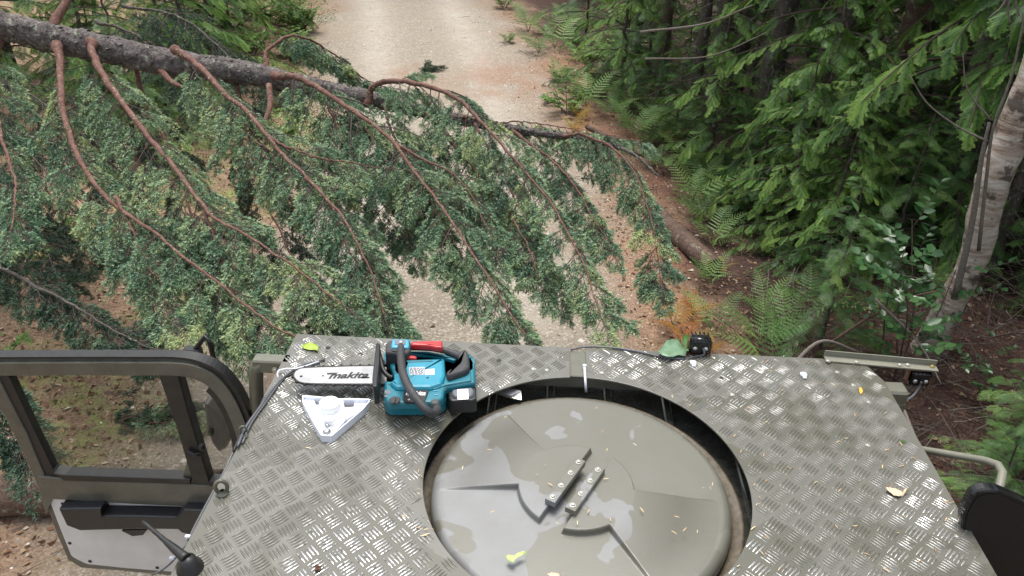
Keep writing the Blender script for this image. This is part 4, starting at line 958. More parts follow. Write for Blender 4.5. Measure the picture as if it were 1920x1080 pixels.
for side, in ((-1,), (1,)):
    poly = plate_poly(side); mb = MB(); mb.prism(poly, ROOF-.004, ROOF, bev=.0008); pv = np.array(mb.v)
    ox, oy, an = [], [], []
    for i in range(-20, 26):
        for j in range(-24, 20):
            for h in (0, 1):
                c = V0+A_*np.array([i+.5*h, j+.5*h]); d = np.array([1, -1])/math.sqrt(2) if h == 0 else np.array([1, 1])/math.sqrt(2); s = np.array([-d[1], d[0]])
                for q in (-2, -1, 0, 1, 2):
                    p = c+s*q*.0074; ox.append(p[0]); oy.append(p[1]); an.append(math.atan2(d[1], d[0]))
    ox, oy, an = map(np.array, (ox, oy, an)); k = inside(ox, oy, poly)
    for e in (-.0175, .0175): k &= inside(ox+e*np.cos(an), oy+e*np.sin(an), poly)
    ox, oy, an = ox[k], oy[k], an[k]; fr = rotz(an); org = np.stack([ox, oy, np.full(len(ox), ROOF+.00005)], -1)
    v1, q1, _ = scatter(BV, BQ, org, fr, np.ones(len(ox))); _, t1, _ = scatter(BV, BT3, org, fr, np.ones(len(ox)))
    nb_ = len(pv); polyf = [f for f in mb.f]
    me = bpy.data.meshes.new('tread_plate'); me.from_pydata(np.vstack([pv, v1]).tolist(), [], polyf+(q1+nb_).tolist()+(t1+nb_).tolist())
    sm = np.zeros(len(me.polygons), bool); sm[len(polyf):] = True; me.polygons.foreach_set('use_smooth', sm)
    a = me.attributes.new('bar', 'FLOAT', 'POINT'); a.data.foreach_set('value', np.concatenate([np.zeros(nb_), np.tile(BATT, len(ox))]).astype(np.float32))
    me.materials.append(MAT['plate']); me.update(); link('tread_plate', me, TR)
# screws of the plates
def bolt(mb, p, r=.006, h=.003, hexa=True):
    p = np.array(p); mb.lathe([(0, 0), (r*1.5, 0), (r*1.5, h*.35), (r*1.1, h*.4)], p, n=18, sm=False); mb.lathe([(r, h*.35), (r, h), (r*.8, h*1.15), (0, h*1.2)], p, n=6 if hexa else 14, sm=False)
for px, py in ((561, 670), (615, 652), (677, 664), (935, 676), (1000, 692), (1025, 694), (1128, 699), (1237, 689), (1174, 695), (1352, 709), (1373, 740), (1570, 698), (1600, 722), (1629, 754), (1795, 1006), (1627, 835)):
    mb = MB(); bolt(mb, rf(px, py, .0003), .0042, .0022, False); mb.build('screw', MAT['zinc' if px not in (677, 935, 1352, 615) else 'rubber'], TR)
# the cab's own roof below the tread plate, with pressed ribs
mb = MB(); mb.box((.106, .98, ROOF-.085), (1.42, 1.46, .03), bev=.01)
for k in range(6):
    x_ = -.27+k*.15; mb.box((x_, 1.0, ROOF-.067), (.022, 1.38, .012), bev=.004)
mb.build('cab_roof', MAT['wet'], TR)
mb = MB(); mb.lathe([(.352, -.062), (.352, -.05), (.346, -.048), (.335, -.056), (.322, -.058), (.322, -.065)], (.098, 1.223, ROOF), n=90); mb.build('gutter', MAT['dirt'], TR)
for x0, x1 in ((-.675, -.60), (.82, .89)):
    MB().box(((x0+x1)/2, .98, ROOF-.025), (x1-x0-.01, 1.40, .036), bev=.004).build('roof_rail', MAT['olive_d'], TR)
# front cross bar under the plates, seen in the slot and over the hatch
mb = MB(); mb.box((.10, 1.665, ROOF-.0125), (1.4, .115, .010), bev=.002); mb.build('cross_bar', MAT['olive'], TR)
mb = MB(); P_ = [(x, 1.609, ROOF-.023) for x in np.linspace(-.08, .36, 20)]
for k in range(19): 
    a, b = np.array(P_[k]), np.array(P_[k+1]); mb.box((a+b)/2, (b[0]-a[0]+.0, .006, .034))
mb.build('front_strip', MAT['olive_d'], TR)
# bent bare sheet in the gap
b = MB(); pts = [rf(918, 733, -.03), rf(935, 722, -.02), rf(974, 722, -.02), rf(977, 733, -.024), rf(978, 750, -.034), rf(952, 745, -.036)]
b.add(pts+[p+np.array([0, 0, -.002]) for p in pts], [[0, 1, 2, 3, 4, 5], [11, 10, 9, 8, 7, 6]]+[[i, i+6, (i+1) % 6+6, (i+1) % 6] for i in range(6)]); b.build('sheet_tab', MAT['steel'], TR)
# ---- hatch cover: pressed disc
hc = np.array([.098, 1.223]); RR = .324
nr_, na_ = 230, 760
rr = np.linspace(0, 1, nr_)**.9*RR; th = np.linspace(0, 2*PI, na_, endpoint=False)
Rg, Tg = np.meshgrid(rr, th, indexing='ij'); hx = hc[0]+Rg*np.cos(Tg); hy = hc[1]+Rg*np.sin(Tg)
sst = lambda e, x: np.clip(.5+x/e, 0, 1)**2*(3-2*np.clip(.5+x/e, 0, 1))
c0 = np.array([.088, 1.215]); dx, dy = hx-c0[0], hy-c0[1]; cd = np.array([math.cos(R(62.5)), math.sin(R(62.5))]); u_ = dx*cd[0]+dy*cd[1]; w_ = dx*cd[1]-dy*cd[0]; r_ = np.hypot(dx, dy); aa = np.arctan2(dy, dx)
E_ = .0045
circ = sst(E_, .125-r_)*sst(E_, np.abs(w_-.004)-.026)
def sector(a0, a1):
    am = (a0+a1)/2; hw = (a1-a0)/2; d = np.abs((aa-am+PI) % (2*PI)-PI); return sst(E_, (hw-d)*np.maximum(r_, .02))
fade = np.clip(1-(r_-.125)/(RR-.02-.125), 0, 1)
sec = np.maximum(sector(R(124), R(183)), sector(R(-58), R(-1)))*np.where(r_ > .125, fade, 1)*sst(E_, r_-.121)
step = np.maximum(circ, sec)
hz = ROOF-.020+.006*(1-(Rg/RR)**2)+.017*step
edge = np.clip((Rg-(RR-.02))/.02, 0, 1); hz = hz-.02*(1-np.sqrt(np.clip(1-edge**2, 0, 1)))
hv = np.stack([hx, hy, hz], -1).reshape(-1, 3); ii = np.arange(nr_*na_).reshape(nr_, na_)
hf = np.stack([ii[:-1], ii[1:], np.roll(ii, -1, 1)[1:], np.roll(ii, -1, 1)[:-1]], -1).reshape(-1, 4)
sk = []; 
for dz_, rr_ in ((-.045, RR+.001), (-.06, RR-.002)): sk.append(np.stack([hc[0]+rr_*np.cos(th), hc[1]+rr_*np.sin(th), np.full(na_, ROOF+dz_)], -1))
hv = np.vstack([hv]+sk); j0 = ii[-1]; j1 = np.arange(na_)+nr_*na_; j2 = j1+na_
for a, b_ in ((j0, j1), (j1, j2)): hf = np.vstack([hf, np.stack([a, b_, np.roll(b_, -1), np.roll(a, -1)], -1)])
gr_ = np.clip(4*step*(1-step), 0, 1)*np.clip(1.2-step*.7, 0, 1)*np.clip(fade*2+.15, 0, 1)+np.clip((Rg-(RR-.03))/.012, 0, 1)*.45*(fbm(hx, hy, .05, 7) > .5)  # step walls darkened in colour for their shade, plus dirt scattered along the rim
HAT = link('hatch_cover', npmesh('hatch_cover', hv, hf, MAT['hatch'], smooth=True, pattr=dict(shade_grime=np.concatenate([np.clip(gr_, 0, 1).ravel(), np.full(2*na_, .3)]))), TR)
zt = ROOF+.0115
for (cpx, cpy, lf) in ((1061, 902, .5), (1098, 917, .5)):
    c = rf(cpx, cpy, .012)
    def Mh(p, c=c): return np.array([c[0]+cd[0]*p[0]+cd[1]*p[1], c[1]+cd[1]*p[0]-cd[0]*p[1], p[2]])
    mb = MB(); mb.prism([(-.072, -.0115), (.072, -.0115), (.072, .0115), (-.072, .0115)][::-1], ROOF+.004, ROOF+.0175, .0015, Mh); ho = mb.build('hinge_strip', MAT['hatch'], HAT)
    for k in (-.060, -.022, .022, .060):
        b = MB(); bolt(b, Mh(np.array([k, 0, ROOF+.0175])), .0042, .0042, False); b.build('bolt', MAT['zinc'], HAT)
# zip tie and cable in the slot
mb = MB(); mb.tube([rf(1096, 683, .004), rf(1097, 705, .004), rf(1098, 722, -.012), rf(1099, 735, -.04)], .0022, 6, flat=(1.6, .5)); mb.box(rf(1096, 686, .005), (.009, .006, .006)); mb.build('cable_tie', MAT['white'], TR)
# ---- work lamp on the front edge with its cable
def lamp(cx, cy, dz, s, hang=False):
    c = rf(cx, cy, dz); Lp = empty('work_lamp', c); Lp.parent = TR
    mb = MB(); mb.box((0, 0, 0), (.052, .034, .044), bev=.005)
    for k in range(5): mb.box((-.022+k*.011, .004, .0), (.004, .040, .048), bev=.001)
    mb.tube([(-.026, -.006, .014), (.026, -.006, .014)], .011, 12); mb.build('housing', MAT['gloss'], Lp)
    sgn = -1 if not hang else 1
    b = MB(); b.box((-.030, 0, sgn*.006), (.003, .016, .040)); b.box((.030, 0, sgn*.006), (.003, .016, .040)); b.box((0, 0, sgn*.0275), (.064, .024, .003)); b.build('bracket', MAT['rust'], Lp)
    for x_ in (-.014, .014): MB().lathe([(0, .003), (.005, .002), (.006, 0)], (x_, -.0172, -.004), (0, -1, 0), 14).build('bolt', MAT['steel'], Lp)
    return Lp
lamp(1312, 645, .030, 1); lp2 = lamp(1722, 706, -.035, 1, True)
def cable(pts, r=.0022, mat='cable', name='cable'): return MB().tube(spl(pts, 30), r, 8).build(name, MAT[mat], TR)
cable([rf(1316, 644, .03)+[0, -.02, 0], rf(1318, 656, .015)-[0, .02, 0], rf(1306, 668, .003), rf(1280, 673, .003), rf(1240, 669, .004), rf(1200, 660, .004), rf(1150, 652, .004), rf(1100, 650, .0), rf(1070, 656, -.004)], .0028)
cable([rf(1722, 708, -.035)-[0, .02, 0], rf(1725, 722, -.05), rf(1712, 742, -.06), rf(1690, 754, -.065), rf(1665, 758, -.06), rf(1640, 750, -.06)], .0032)
cable([rf(1090, 650, -.006), rf(1115, 655, -.006), rf(1130, 665, -.006)], .002)
cb = [(600, 680), (560, 690), (535, 705), (515, 725), (490, 760), (462, 800), (445, 838)]
cable([rf(1200, 652, .003)]*0+[rf(x, y, .006) for x, y in cb], .0032); cable([rf(x+9, y-6, .004) for x, y in cb], .0028); cable([rf(x-7, y+8, .002) for x, y in cb[1:]], .003, 'rubber')
cable([rf(598, 678, .006), rf(560, 690, .010), rf(535, 692, .012), rf(522, 696, .008), rf(521, 706, 0.), rf(526, 712, -.01)], .0022, 'white', 'cable_tie')
cable([rf(445, 838, .0)+[-.004, 0, 0], rf(420, 885, -.01), rf(385, 950, -.01), rf(355, 1010, -.01), rf(335, 1070, -.01)], .0028)
cable([rf(355, 1010, -.008), rf(330, 1045, -.012), rf(305, 1068, -.02), rf(285, 1078, -.04)], .002, 'cable')
for x_, y_ in ((323, 1046), (352, 1006)): MB().box(rf(x_, y_, .0), (.010, .007, .006), bev=.001).build('cable_clip', MAT['white'], TR)
# ---- angle bar at the right front corner
a0, a1 = rf(1546, 671, .003), rf(1756, 690, .003); d = a1-a0; Lg = np.linalg.norm(d); d /= Lg; s_ = np.array([-d[1], d[0], 0])
mb = MB(); rotm = np.array([d, s_, [0, 0, 1]]).T
mb.box((a0+a1)/2-s_*.004, (Lg, .024, .004), rotm); mb.box((a0+a1)/2+s_*.0095+[0, 0, .008], (Lg, .003, .020), rotm); ab = mb.build('angle_bar', MAT['olive_l'], TR)
for x_, y_ in ((1553, 677), (1606, 679), (1687, 684), (1702, 684), (1748, 687)): b = MB(); bolt(b, rf(x_, y_, .006), .0045, .003, False); b.build('bolt', MAT['brass' if x_ == 1748 else 'zinc'], ab)
# ---- roof bar brackets
mb = MB(); c = rf(1654, 737, -.030); mb.box(c+[.02, .0, 0], (.075, .050, .045), bev=.006); mb.box(c+[.038, -.006, -.06], (.040, .040, .10), bev=.006); br = mb.build('roof_bracket', MAT['olive'], TR)
mb = MB(); t_ = np.linspace(.4, 2*PI-.2, 20); cc = rf(1692, 757, -.06); mb.tube([cc+[.012*math.cos(a), .002*a, .014*math.sin(a)] for a in t_], .004, 8); mb.build('eye_bolt', MAT['brass'], br)
mb = MB(); c = rf(512, 682, -.020); mb.box(c, (.10, .038, .040), bev=.004); br = mb
mb.tube(spl([rf(490, 682, -.022), rf(483, 688, -.026), rf(480, 700, -.05), rf(481, 740, -.12), rf(484, 790, -.22)], 14), .020, 4); br = mb.build('roof_bracket', MAT['olive'], TR)
b = MB(); b.lathe([(.009, 0), (.009, .003), (.006, .003), (.006, .008), (0, .0085)], c+[.012, -.0195, -.004], (0, -1, 0), 12, sm=False); b.build('bolt', MAT['zinc'], br)
# ---- eye bolts at the left roof edge
for cx, cy, r0 in ((415, 913, .015), (456, 806, .009)):
    c = rf(cx, cy, r0+.002); mb = MB(); mb.tube([c+r0*np.array([.75*math.cos(a), .25*math.cos(a), math.sin(a)*1.15]) for a in np.linspace(0, 2*PI, 22)], r0*.30, 8, cap=False); mb.lathe([(0, 0), (r0*.8, 0), (r0*.8, .005), (r0*.3, .006), (r0*.3, .012)], rf(cx+3, cy+14, 0), n=12); mb.build('eye_bolt', MAT['olive'], TR)
# ---- stubby aerial at the lower left corner
AE = empty('aerial', rf(357, 1066, .0)); AE.parent = TR; q0 = np.array(AE.location)
mb = MB(); mb.lathe([(.025, 0), (.024, .006), (.017, .016), (.014, .028), (.0, .030)], (0, 0, 0), n=26); mb.build('base', MAT['rubber'], AE)
tipp = atd(268, 978, 1.52)-q0; b0 = np.array([-.002, .0, .026]); pp = [b0+(tipp-b0)*t for t in np.linspace(0, 1, 15)]
MB().tube(pp, [.011, .010, .009, .0085, .008, .007, .0062, .0048, .0050, .0042, .0046, .0038, .0042, .0036, .0034], 12).build('rod', MAT['rubber'], AE)
# ---- right mirror
MR = empty('side_mirror', aty(1860, 985, 1.15)); MR.parent = TR; q0 = np.array(MR.location)
MB().tube([aty(x, y, Y_)-q0 for x, y, Y_ in ((1690, 838, 1.47), (1722, 842, 1.44), (1800, 855, 1.38), (1850, 864, 1.33), (1872, 872, 1.30), (1880, 886, 1.27), (1876, 906, 1.24), (1866, 940, 1.20))], .0085, 14).build('arm', MAT['olive_l'], MR)
mpx = [(1815, 912), (1838, 904), (1862, 905), (1925, 932), (1960, 965), (1960, 1130), (1850, 1130), (1800, 1010), (1794, 955)]
mv = [aty(x, y, 1.17)-q0 for x, y in mpx]; mv = [np.array([p[0], p[2]]) for p in mv]
mb = MB(); mb.prism(rpoly(mv, .02, 4), -.020, 0, .006, lambda p: np.array([p[0], -p[2]*-1*-1+.0-.02+(.0), p[1]]) if False else np.array([p[0], -p[2], p[1]])); mb.build('housing', MAT['gloss'], MR)
mc = np.mean(mv, 0); mv2 = [mc+(p-mc)*.90 for p in mv]; mb = MB(); mb.prism(rpoly(mv2, .02, 4), -.001, .0015, 0, lambda p: np.array([p[0], -p[2], p[1]])); mb.build('mirror_glass', flat('dark_mirror', (.022, .026, .024), .08, .3, var=.15), MR)
# ---- open left door, swung square to the cab; its inner face looks at the camera
DY = 1.60
DR = empty('door', (-.70, DY, 1.0)); DR.parent = TR; dq = np.array(DR.location)
def dpoly(pts, r=None, Y_=DY):
    p = [aty(x, y, Y_)-dq for x, y in pts]; p = [(a[0], a[2]) for a in p]
    return rpoly(p, r, 4) if r else p
def dprism(mb, pts, y0, y1, bev=.003, r=None):
    """front face at Y = DY+y0 (towards the camera), back at DY+y1"""
    return mb.prism(dpoly(pts, r, DY+y0), -y1, -y0, bev, lambda p: np.array([p[0], -p[2], p[1]]))
def band(mb, outer, inner, y0, y1):
    for k in range(len(outer)-1): dprism(mb, [outer[k], outer[k+1], inner[k+1], inner[k]], y0, y1, 0)
Oa = spl([(-90, 671, 0), (120, 670, 0), (260, 670, 0), (335, 671, 0), (378, 680, 0), (414, 700, 0), (444, 735, 0), (466, 780, 0), (482, 830, 0), (500, 900, 0)], 40)[:, :2]
def off(o, dpx):
    T = np.gradient(o, axis=0); T /= np.linalg.norm(T, axis=1)[:, None]; return o+np.stack([-T[:, 1], T[:, 0]], 1)*dpx
mb = MB(); band(mb, off(Oa, 11), off(Oa, 34), -.012, .03)
band(mb, off(Oa, 2), off(Oa, 12), .0, .03)
dprism(mb, [(-60, 690), (5, 775), (45, 855), (72, 915), (86, 965), (104, 920), (84, 893), (50, 812), (0, 715), (-20, 690)], -.008, .03, .003)
dprism(mb, [(70, 893), (120, 899), (355, 908), (440, 912), (440, 955), (250, 946), (84, 936)], -.012, .028, .004)
dprism(mb, [(84, 936), (250, 946), (440, 955), (440, 1095), (330, 1082), (230, 1072), (152, 1066), (126, 1050), (104, 1000)], .006, .045, .006)
dprism(mb, [(352, 860), (362, 905), (352, 912), (338, 912)], -.006, .0, .001)
mb.build('frame', MAT['olive_d'], DR)
mb = MB(); band(mb, off(Oa[17:], -1), off(Oa[17:], 13), -.006, .028); band(mb, off(Oa[:18], -1), off(Oa[:18], 3), -.004, .028)
band(mb, off(Oa[22:], 34), off(Oa[22:], 44), .0, .02)
dprism(mb, [(0, 715), (-12, 700), (14, 703), (20, 712), (62, 802), (100, 880), (122, 893), (118, 902), (88, 894)], -.004, .02, .002)
dprism(mb, [(100, 888), (122, 891), (356, 899), (356, 908), (120, 902)], -.016, .02, .002)
dprism(mb, [(297, 704), (334, 704), (352, 770), (394, 908), (362, 908), (330, 800)], -.012, .022, .003)
dprism(mb, [(392, 903), (440, 905), (440, 914), (392, 912)], -.012, .02, .001)
mb.tube([aty(x, y, DY-.02)-dq for x, y in ((352, 845), (362, 852), (374, 852))], .006, 8); mb.lathe([(0, 0), (.008, 0), (.010, .010), (.007, .020), (0, .022)], aty(379, 842, DY-.02)-dq, (0.2, -.2, 1), 16)
mb.build('rubber_seal', MAT['rubber'], DR)
def pane(name, pts, mat):
    q = [aty(x, y, DY+.01)-dq for x, y in pts]; b = MB(); b.add(q, [list(range(len(q)))]); b.build(name, mat, DR)
pane('window_pane', [(60, 801), (331, 801), (366, 906), (90, 900)], MAT['glass'])
pane('quarter_pane', [(334, 706), (372, 706), (420, 762), (450, 830), (470, 906), (392, 906)], glassmat('quarter_glass', .86, .04))
mb = MB(); dprism(mb, [(91, 935), (250, 944), (440, 953), (440, 1088), (330, 1073), (240, 1066), (162, 1058), (134, 1044), (112, 990)], .0, .006, .002, .012); mb.build('door_card', MAT['panel'], DR)
for x_, y_ in ((118, 944), (272, 950), (131, 1018), (169, 1052), (295, 1064)): MB().lathe([(.0055, 0), (.0055, .002), (0, .002)], aty(x_, y_, DY)-dq-[0, .0005, 0], (0, -1, 0), 14).build('hole_disc', MAT['rubber'], DR)  # flat black discs standing for the dark holes in the door card
mb = MB(); dprism(mb, [(110, 955), (188, 954), (190, 968), (268, 969), (330, 971), (344, 957), (410, 959), (410, 1005), (372, 1009), (340, 1000), (334, 994), (268, 993), (150, 996), (124, 986)], -.045, -.001, .006)
dprism(mb, [(228, 995), (276, 993), (268, 1004), (248, 1006)], -.03, -.001, .002); mb.build('armrest', MAT['black'], DR)
# outer mirror of the left door seen through its quarter window
LM = empty('side_mirror', aty(402, 800, 1.86)); LM.parent = TR; q0 = np.array(LM.location)
pl = [(381, 757), (390, 757), (408, 775), (424, 800), (430, 825), (424, 842), (410, 850), (396, 832), (386, 800)]
mv = [aty(x, y, 1.86)-q0 for x, y in pl]; mb = MB(); mb.prism(rpoly([(p[0], p[2]) for p in mv], .01), -.06, 0, .01, lambda p: np.array([p[0], -p[2], p[1]])); mb.build('housing', MAT['black'], LM)
MB().tube([aty(x, y, 1.88)-q0 for x, y in ((432, 790), (438, 830), (442, 880))], .006, 8).build('arm', MAT['rubber'], LM)
LA = MB().tube([aty(x, y, 1.78) for x, y in ((352, 680), (366, 655), (385, 630), (395, 645), (402, 680))], .008, 8); LA.box(aty(362, 660, 1.78), (.05, .03, .03), bev=.004); LA.build('mirror_hinge', MAT['rubber'], TR)
# ---- lower cab, bonnet and wheels, hidden from here by the roof
mb = MB(); mb.box((.106, .75, 1.55), (1.30, 1.55, 1.30), bev=.05); mb.box((.106, .95, 2.35), (1.28, 1.20, .32), bev=.04); mb.build('cab_body', MAT['olive_d'], TR)
MB().box((.106, 1.95, 1.30), (1.15, .95, .55), bev=.09).build('bonnet', MAT['olive_d'], TR)
MB().box((.106, 2.46, .80), (1.35, .12, .22), bev=.03).build('bumper', MAT['olive_d'], TR)
for x_ in (-.42, .63):
    for y_ in (1.9, -1.6):
        mb = MB(); mb.lathe([(.30, -.14), (.44, -.13), (.50, -.08), (.50, .08), (.44, .13), (.30, .14)], (x_, y_, .48), (1, 0, 0), 40); W_ = mb.build('wheel', MAT['rubber'], TR)
        MB().lathe([(0, -.05), (.12, -.06), (.15, -.02), (.29, -.12), (.30, .12), (.15, .02), (.12, .06), (0, .05)], (x_, y_, .48), (1, 0, 0), 32).build('rim', MAT['olive_d'], W_)
MB().box((.106, -1.2, 1.0), (1.5, 2.6, .30), bev=.04).build('chassis', MAT['olive_d'], TR)

# ================================================================== chainsaw
CS = empty('chainsaw', rf(790, 700, 0), label='teal and black cordless chainsaw lying on its side on the truck roof', cat='chainsaw'); cq = np.array(CS.location)
K5 = 5.0474
def cc_(x, y): return (540+x/K5, 610+y/K5)
def cp(pts, z, r=None):
    q = [rf(*cc_(x, y), z)-cq for x, y in pts]; q = [(a[0], a[1]) for a in q]; return rpoly(q, r, 4) if r else q
def cpr(mb, pts, z0, z1, bev=.003, r=.004): return mb.prism(cp(pts, z1, r), z0, z1, bev)
def c3(x, y, z): return rf(*cc_(x, y), z)-cq
MAT['teal'] = flat('teal_plastic', (.008, .150, .200), .38, var=.07, scale=30, coat=.15)
MAT['teal_l'] = flat('light_blue_plastic', (.06, .33, .50), .35, var=.05)
MAT['grip'] = flat('grip_rubber', (.040, .040, .043), .62, var=.2, scale=140, bmp=.15)
MAT['red'] = flat('red_plastic', (.50, .020, .022), .35, var=.08, coat=.2)
MAT['bar'] = flat('guide_bar_steel', (.40, .40, .40), .42, .5, var=.18, scale=26)
MAT['chain'] = flat('oily_chain', (.055, .050, .048), .4, .7, var=.4, scale=200)
MAT['lab'] = flat('silver_label', (.50, .52, .56), .4, .3, var=.05); MAT['ink'] = flat('black_ink', (.012, .012, .013), .5)
MAT['whitelab'] = flat('white_label', (.82, .82, .80), .45, var=.03); MAT['greycap'] = flat('grey_plastic', (.13, .14, .16), .45, var=.1)
barpts = spl([(980, 552, 0), (700, 552, 0), (400, 551, 0), (200, 547, 0), (110, 532, 0), (68, 500, 0), (56, 470, 0), (72, 435, 0), (120, 408, 0), (210, 400, 0), (420, 392, 0), (700, 385, 0), (980, 384, 0)], 90)[:, :2]
ZB = .040
mb = MB(); mb.prism(cp(barpts, ZB), ZB-.004, ZB, .0006); GB = mb.build('guide_bar', MAT['bar'], CS)
for x_, y_, r_ in ((125, 483, .0035), (330, 478, .0022)): MB().lathe([(r_, 0), (r_, .0006), (r_*.6, .0008), (r_*.6, .0003), (0, .0003)], c3(x_, y_, ZB), n=18).build('rivet', MAT['chain'], GB)
cpath = np.array(cp(spl(np.vstack([np.c_[barpts, np.zeros(90)]]), 240)[:, :2], ZB)); seg = np.r_[0, np.cumsum(np.linalg.norm(np.diff(cpath, axis=0), axis=1))]
mb = MB(); tot = seg[-1]; n_ = int(tot/.0075)
for k in range(n_):
    s = (k+.5)/n_*tot; p = np.array([np.interp(s, seg, cpath[:, i]) for i in (0, 1)]); p2 = np.array([np.interp(s+.002, seg, cpath[:, i]) for i in (0, 1)]); d = p2-p; d /= np.linalg.norm(d)+1e-9; nrm = np.array([d[1], -d[0]])
    if np.dot(nrm, p-cpath.mean(0)) < 0: nrm = -nrm
    rt_ = np.array([[d[0], nrm[0], 0], [d[1], nrm[1], 0], [0, 0, 1]])
    mb.box(np.array([*(p+nrm*.0012), ZB-.002]), (.0088, .0042, .0058), rt_, bev=.0008)
    if k % 3 == 0: mb.box(np.array([*(p+nrm*.0048), ZB-.0015]), (.0058, .0046, .0066), rt_, bev=.0006)
    elif k % 3 == 1: mb.box(np.array([*(p+nrm*.0033), ZB-.002]), (.0028, .002, .002), rt_)
mb.build('saw_chain', MAT['chain'], GB)
def text(s, name, mat, parent, p, q, hgt, z, shear=.25, ext=.0003, bold=.012, width=None):
    """flat lettering from p towards q (world offsets from the parent)"""
    cu_ = bpy.data.curves.new(name, 'FONT'); cu_.body = s; cu_.size = 1; cu_.shear = shear; cu_.extrude = 0; cu_.offset = bold
    t = bpy.data.objects.new(name, cu_); COL.objects.link(t); dg = bpy.context.evaluated_depsgraph_get(); me = bpy.data.meshes.new_from_object(t.evaluated_get(dg)); bpy.data.objects.remove(t)
    co = np.zeros(len(me.vertices)*3); me.vertices.foreach_get('co', co); co = co.reshape(-1, 3); co[:, 0] -= co[:, 0].min()
    p, q = np.array(p), np.array(q); d = q-p; Lw = np.linalg.norm(d); d /= Lw; nn = np.array([-d[1], d[0], 0]); sc1 = Lw/co[:, 0].max(); sc2 = hgt/co[:, 1].max()
    out = p+co[:, :1]*sc1*d+co[:, 1:2]*sc2*nn; out[:, 2] = z
    me.vertices.foreach_set('co', out.ravel().astype(np.float32)); me.materials.clear(); me.materials.append(MAT[mat]); me.update(); return link(name, me, parent)
text('makita', 'lettering', 'ink', GB, c3(382, 503, ZB), c3(758, 497, ZB), float(np.linalg.norm(c3(560, 447, ZB)-c3(560, 503, ZB))), cq[2]*0+ZB+.0007, .35, bold=.028)
for pts in ([(366, 450), (470, 447), (455, 461), (372, 463)], [(700, 488), (772, 487), (770, 498), (696, 500)]):
    mb = MB(); cpr(mb, pts, ZB+.0003, ZB+.0007, 0, None); mb.build('lettering_bar', MAT['ink'], GB)
mb = MB()
cpr(mb, [(905, 255), (1030, 258), (1130, 330), (1480, 300), (1590, 330), (1722, 262), (1768, 335), (1778, 560), (1520, 605), (1495, 725), (1432, 778), (960, 778), (905, 728)], .008, .014, .003, .006)
cpr(mb, [(908, 262), (1030, 258), (1130, 330), (1480, 300), (1590, 330), (1722, 262), (1766, 335), (1776, 540), (1520, 590), (1493, 700), (1425, 752), (965, 756), (909, 715)], .010, .040, .006, .006)
cpr(mb, [(918, 268), (1028, 262), (1040, 430), (1130, 440), (1180, 560), (1340, 578), (1500, 480), (1640, 470), (1735, 400), (1745, 300), (1772, 350), (1772, 535), (1500, 580), (1480, 620), (1470, 680), (1405, 722), (965, 730), (914, 690), (912, 520), (1000, 520), (995, 440)], .046, .066, .006, .004)
mb.build('housing', MAT['teal'], CS)
mb = MB(); cpr(mb, [(1118, 318), (1480, 306), (1492, 470), (1455, 545), (1345, 582), (1020, 582), (960, 528), (1000, 505), (1000, 440), (1080, 430)], .05, .078, .008, .004); mb.build('top_cover', flat('mid_blue_plastic', (.02, .24, .34), .4, var=.06), CS)
mb = MB(); cpr(mb, [(1125, 345), (1370, 338), (1370, 322), (1125, 330)], .078, .080, .001, None); cpr(mb, [(1020, 580), (1350, 586), (1470, 548), (1490, 480), (1640, 478), (1730, 430), (1735, 520), (1500, 560), (1390, 600), (1300, 605), (1010, 600)], .06, .070, .003, None); mb.build('cover_rib', MAT['teal'], CS)
for pts in ([(1385, 655), (1420, 650), (1420, 658), (1385, 663)], [(1375, 615), (1425, 608), (1425, 616), (1375, 623)]):
    mb = MB(); cpr(mb, pts, .066, .0675, 0, None); mb.build('cooling_fin', MAT['teal_l'], CS)
mb = MB(); cpr(mb, [(1100, 612), (1332, 612), (1292, 726), (1112, 726), (1086, 700)], .064, .0695, .001, .003); BG = mb.build('badge', MAT['ink'], CS)
text('makita', 'lettering', 'whitelab', BG, c3(1112, 664, .0695), c3(1300, 664, .0695), float(np.linalg.norm(c3(1200, 626, .0695)-c3(1200, 664, .0695))), .0705, .3, bold=.02)
text('D', 'lettering', 'whitelab', BG, c3(1134, 712, .0695), c3(1154, 711, .0695), .0040, .0705, 0, bold=.02)
mb = MB(); mb.lathe([(.0130, 0), (.0130, .003), (.0118, .004), (.0105, .003), (0, .003)], c3(1010, 716, .066), n=26); mb.box(c3(1004, 716, .071), (.005, .020, .006), bev=.001); mb.build('oil_cap', MAT['grip'], CS)
for x_, y_, r_, zz in ((960, 559, .0028, .066), (1322, 496, .0035, .078), (1008, 418, .0022, .066), (1350, 265, .0026, .074), (1552, 310, .003, .074), (1520, 272, .002, .074), (1490, 610, .0026, .066)): MB().lathe([(r_, .0004), (r_*.6, .0006), (0, .0002)], c3(x_, y_, zz), n=14).build('screw', MAT['rubber'], CS)
mb = MB(); cpr(mb, [(916, 610), (968, 614), (966, 650), (914, 645)], .066, .0665, 0, None); cpr(mb, [(916, 655), (944, 657), (942, 680), (914, 678)], .066, .0665, 0, None); mb.build('warning_label', MAT['greycap'], CS)
# labels
mb = MB(); cpr(mb, [(1145, 397), (1293, 393), (1291, 468), (1150, 468)], .078, .0786, 0, None); LB = mb.build('rating_label', MAT['lab'], CS)
mb = MB(); rg = np.random.default_rng(4)
for k in range(6):
    x_ = 1152
    while x_ < 1280:
        w2 = rg.integers(8, 30); cpr(mb, [(x_, 402+k*11), (min(x_+w2, 1286), 401+k*11), (min(x_+w2, 1286), 407+k*11), (x_, 408+k*11)], .0786, .0789, 0, None); x_ += w2+7
mb.build('print', MAT['ink'], LB)
mb = MB(); cpr(mb, [(1303, 416), (1386, 410), (1386, 466), (1301, 467)], .078, .0786, 0, None); mb.build('white_label', MAT['whitelab'], CS)
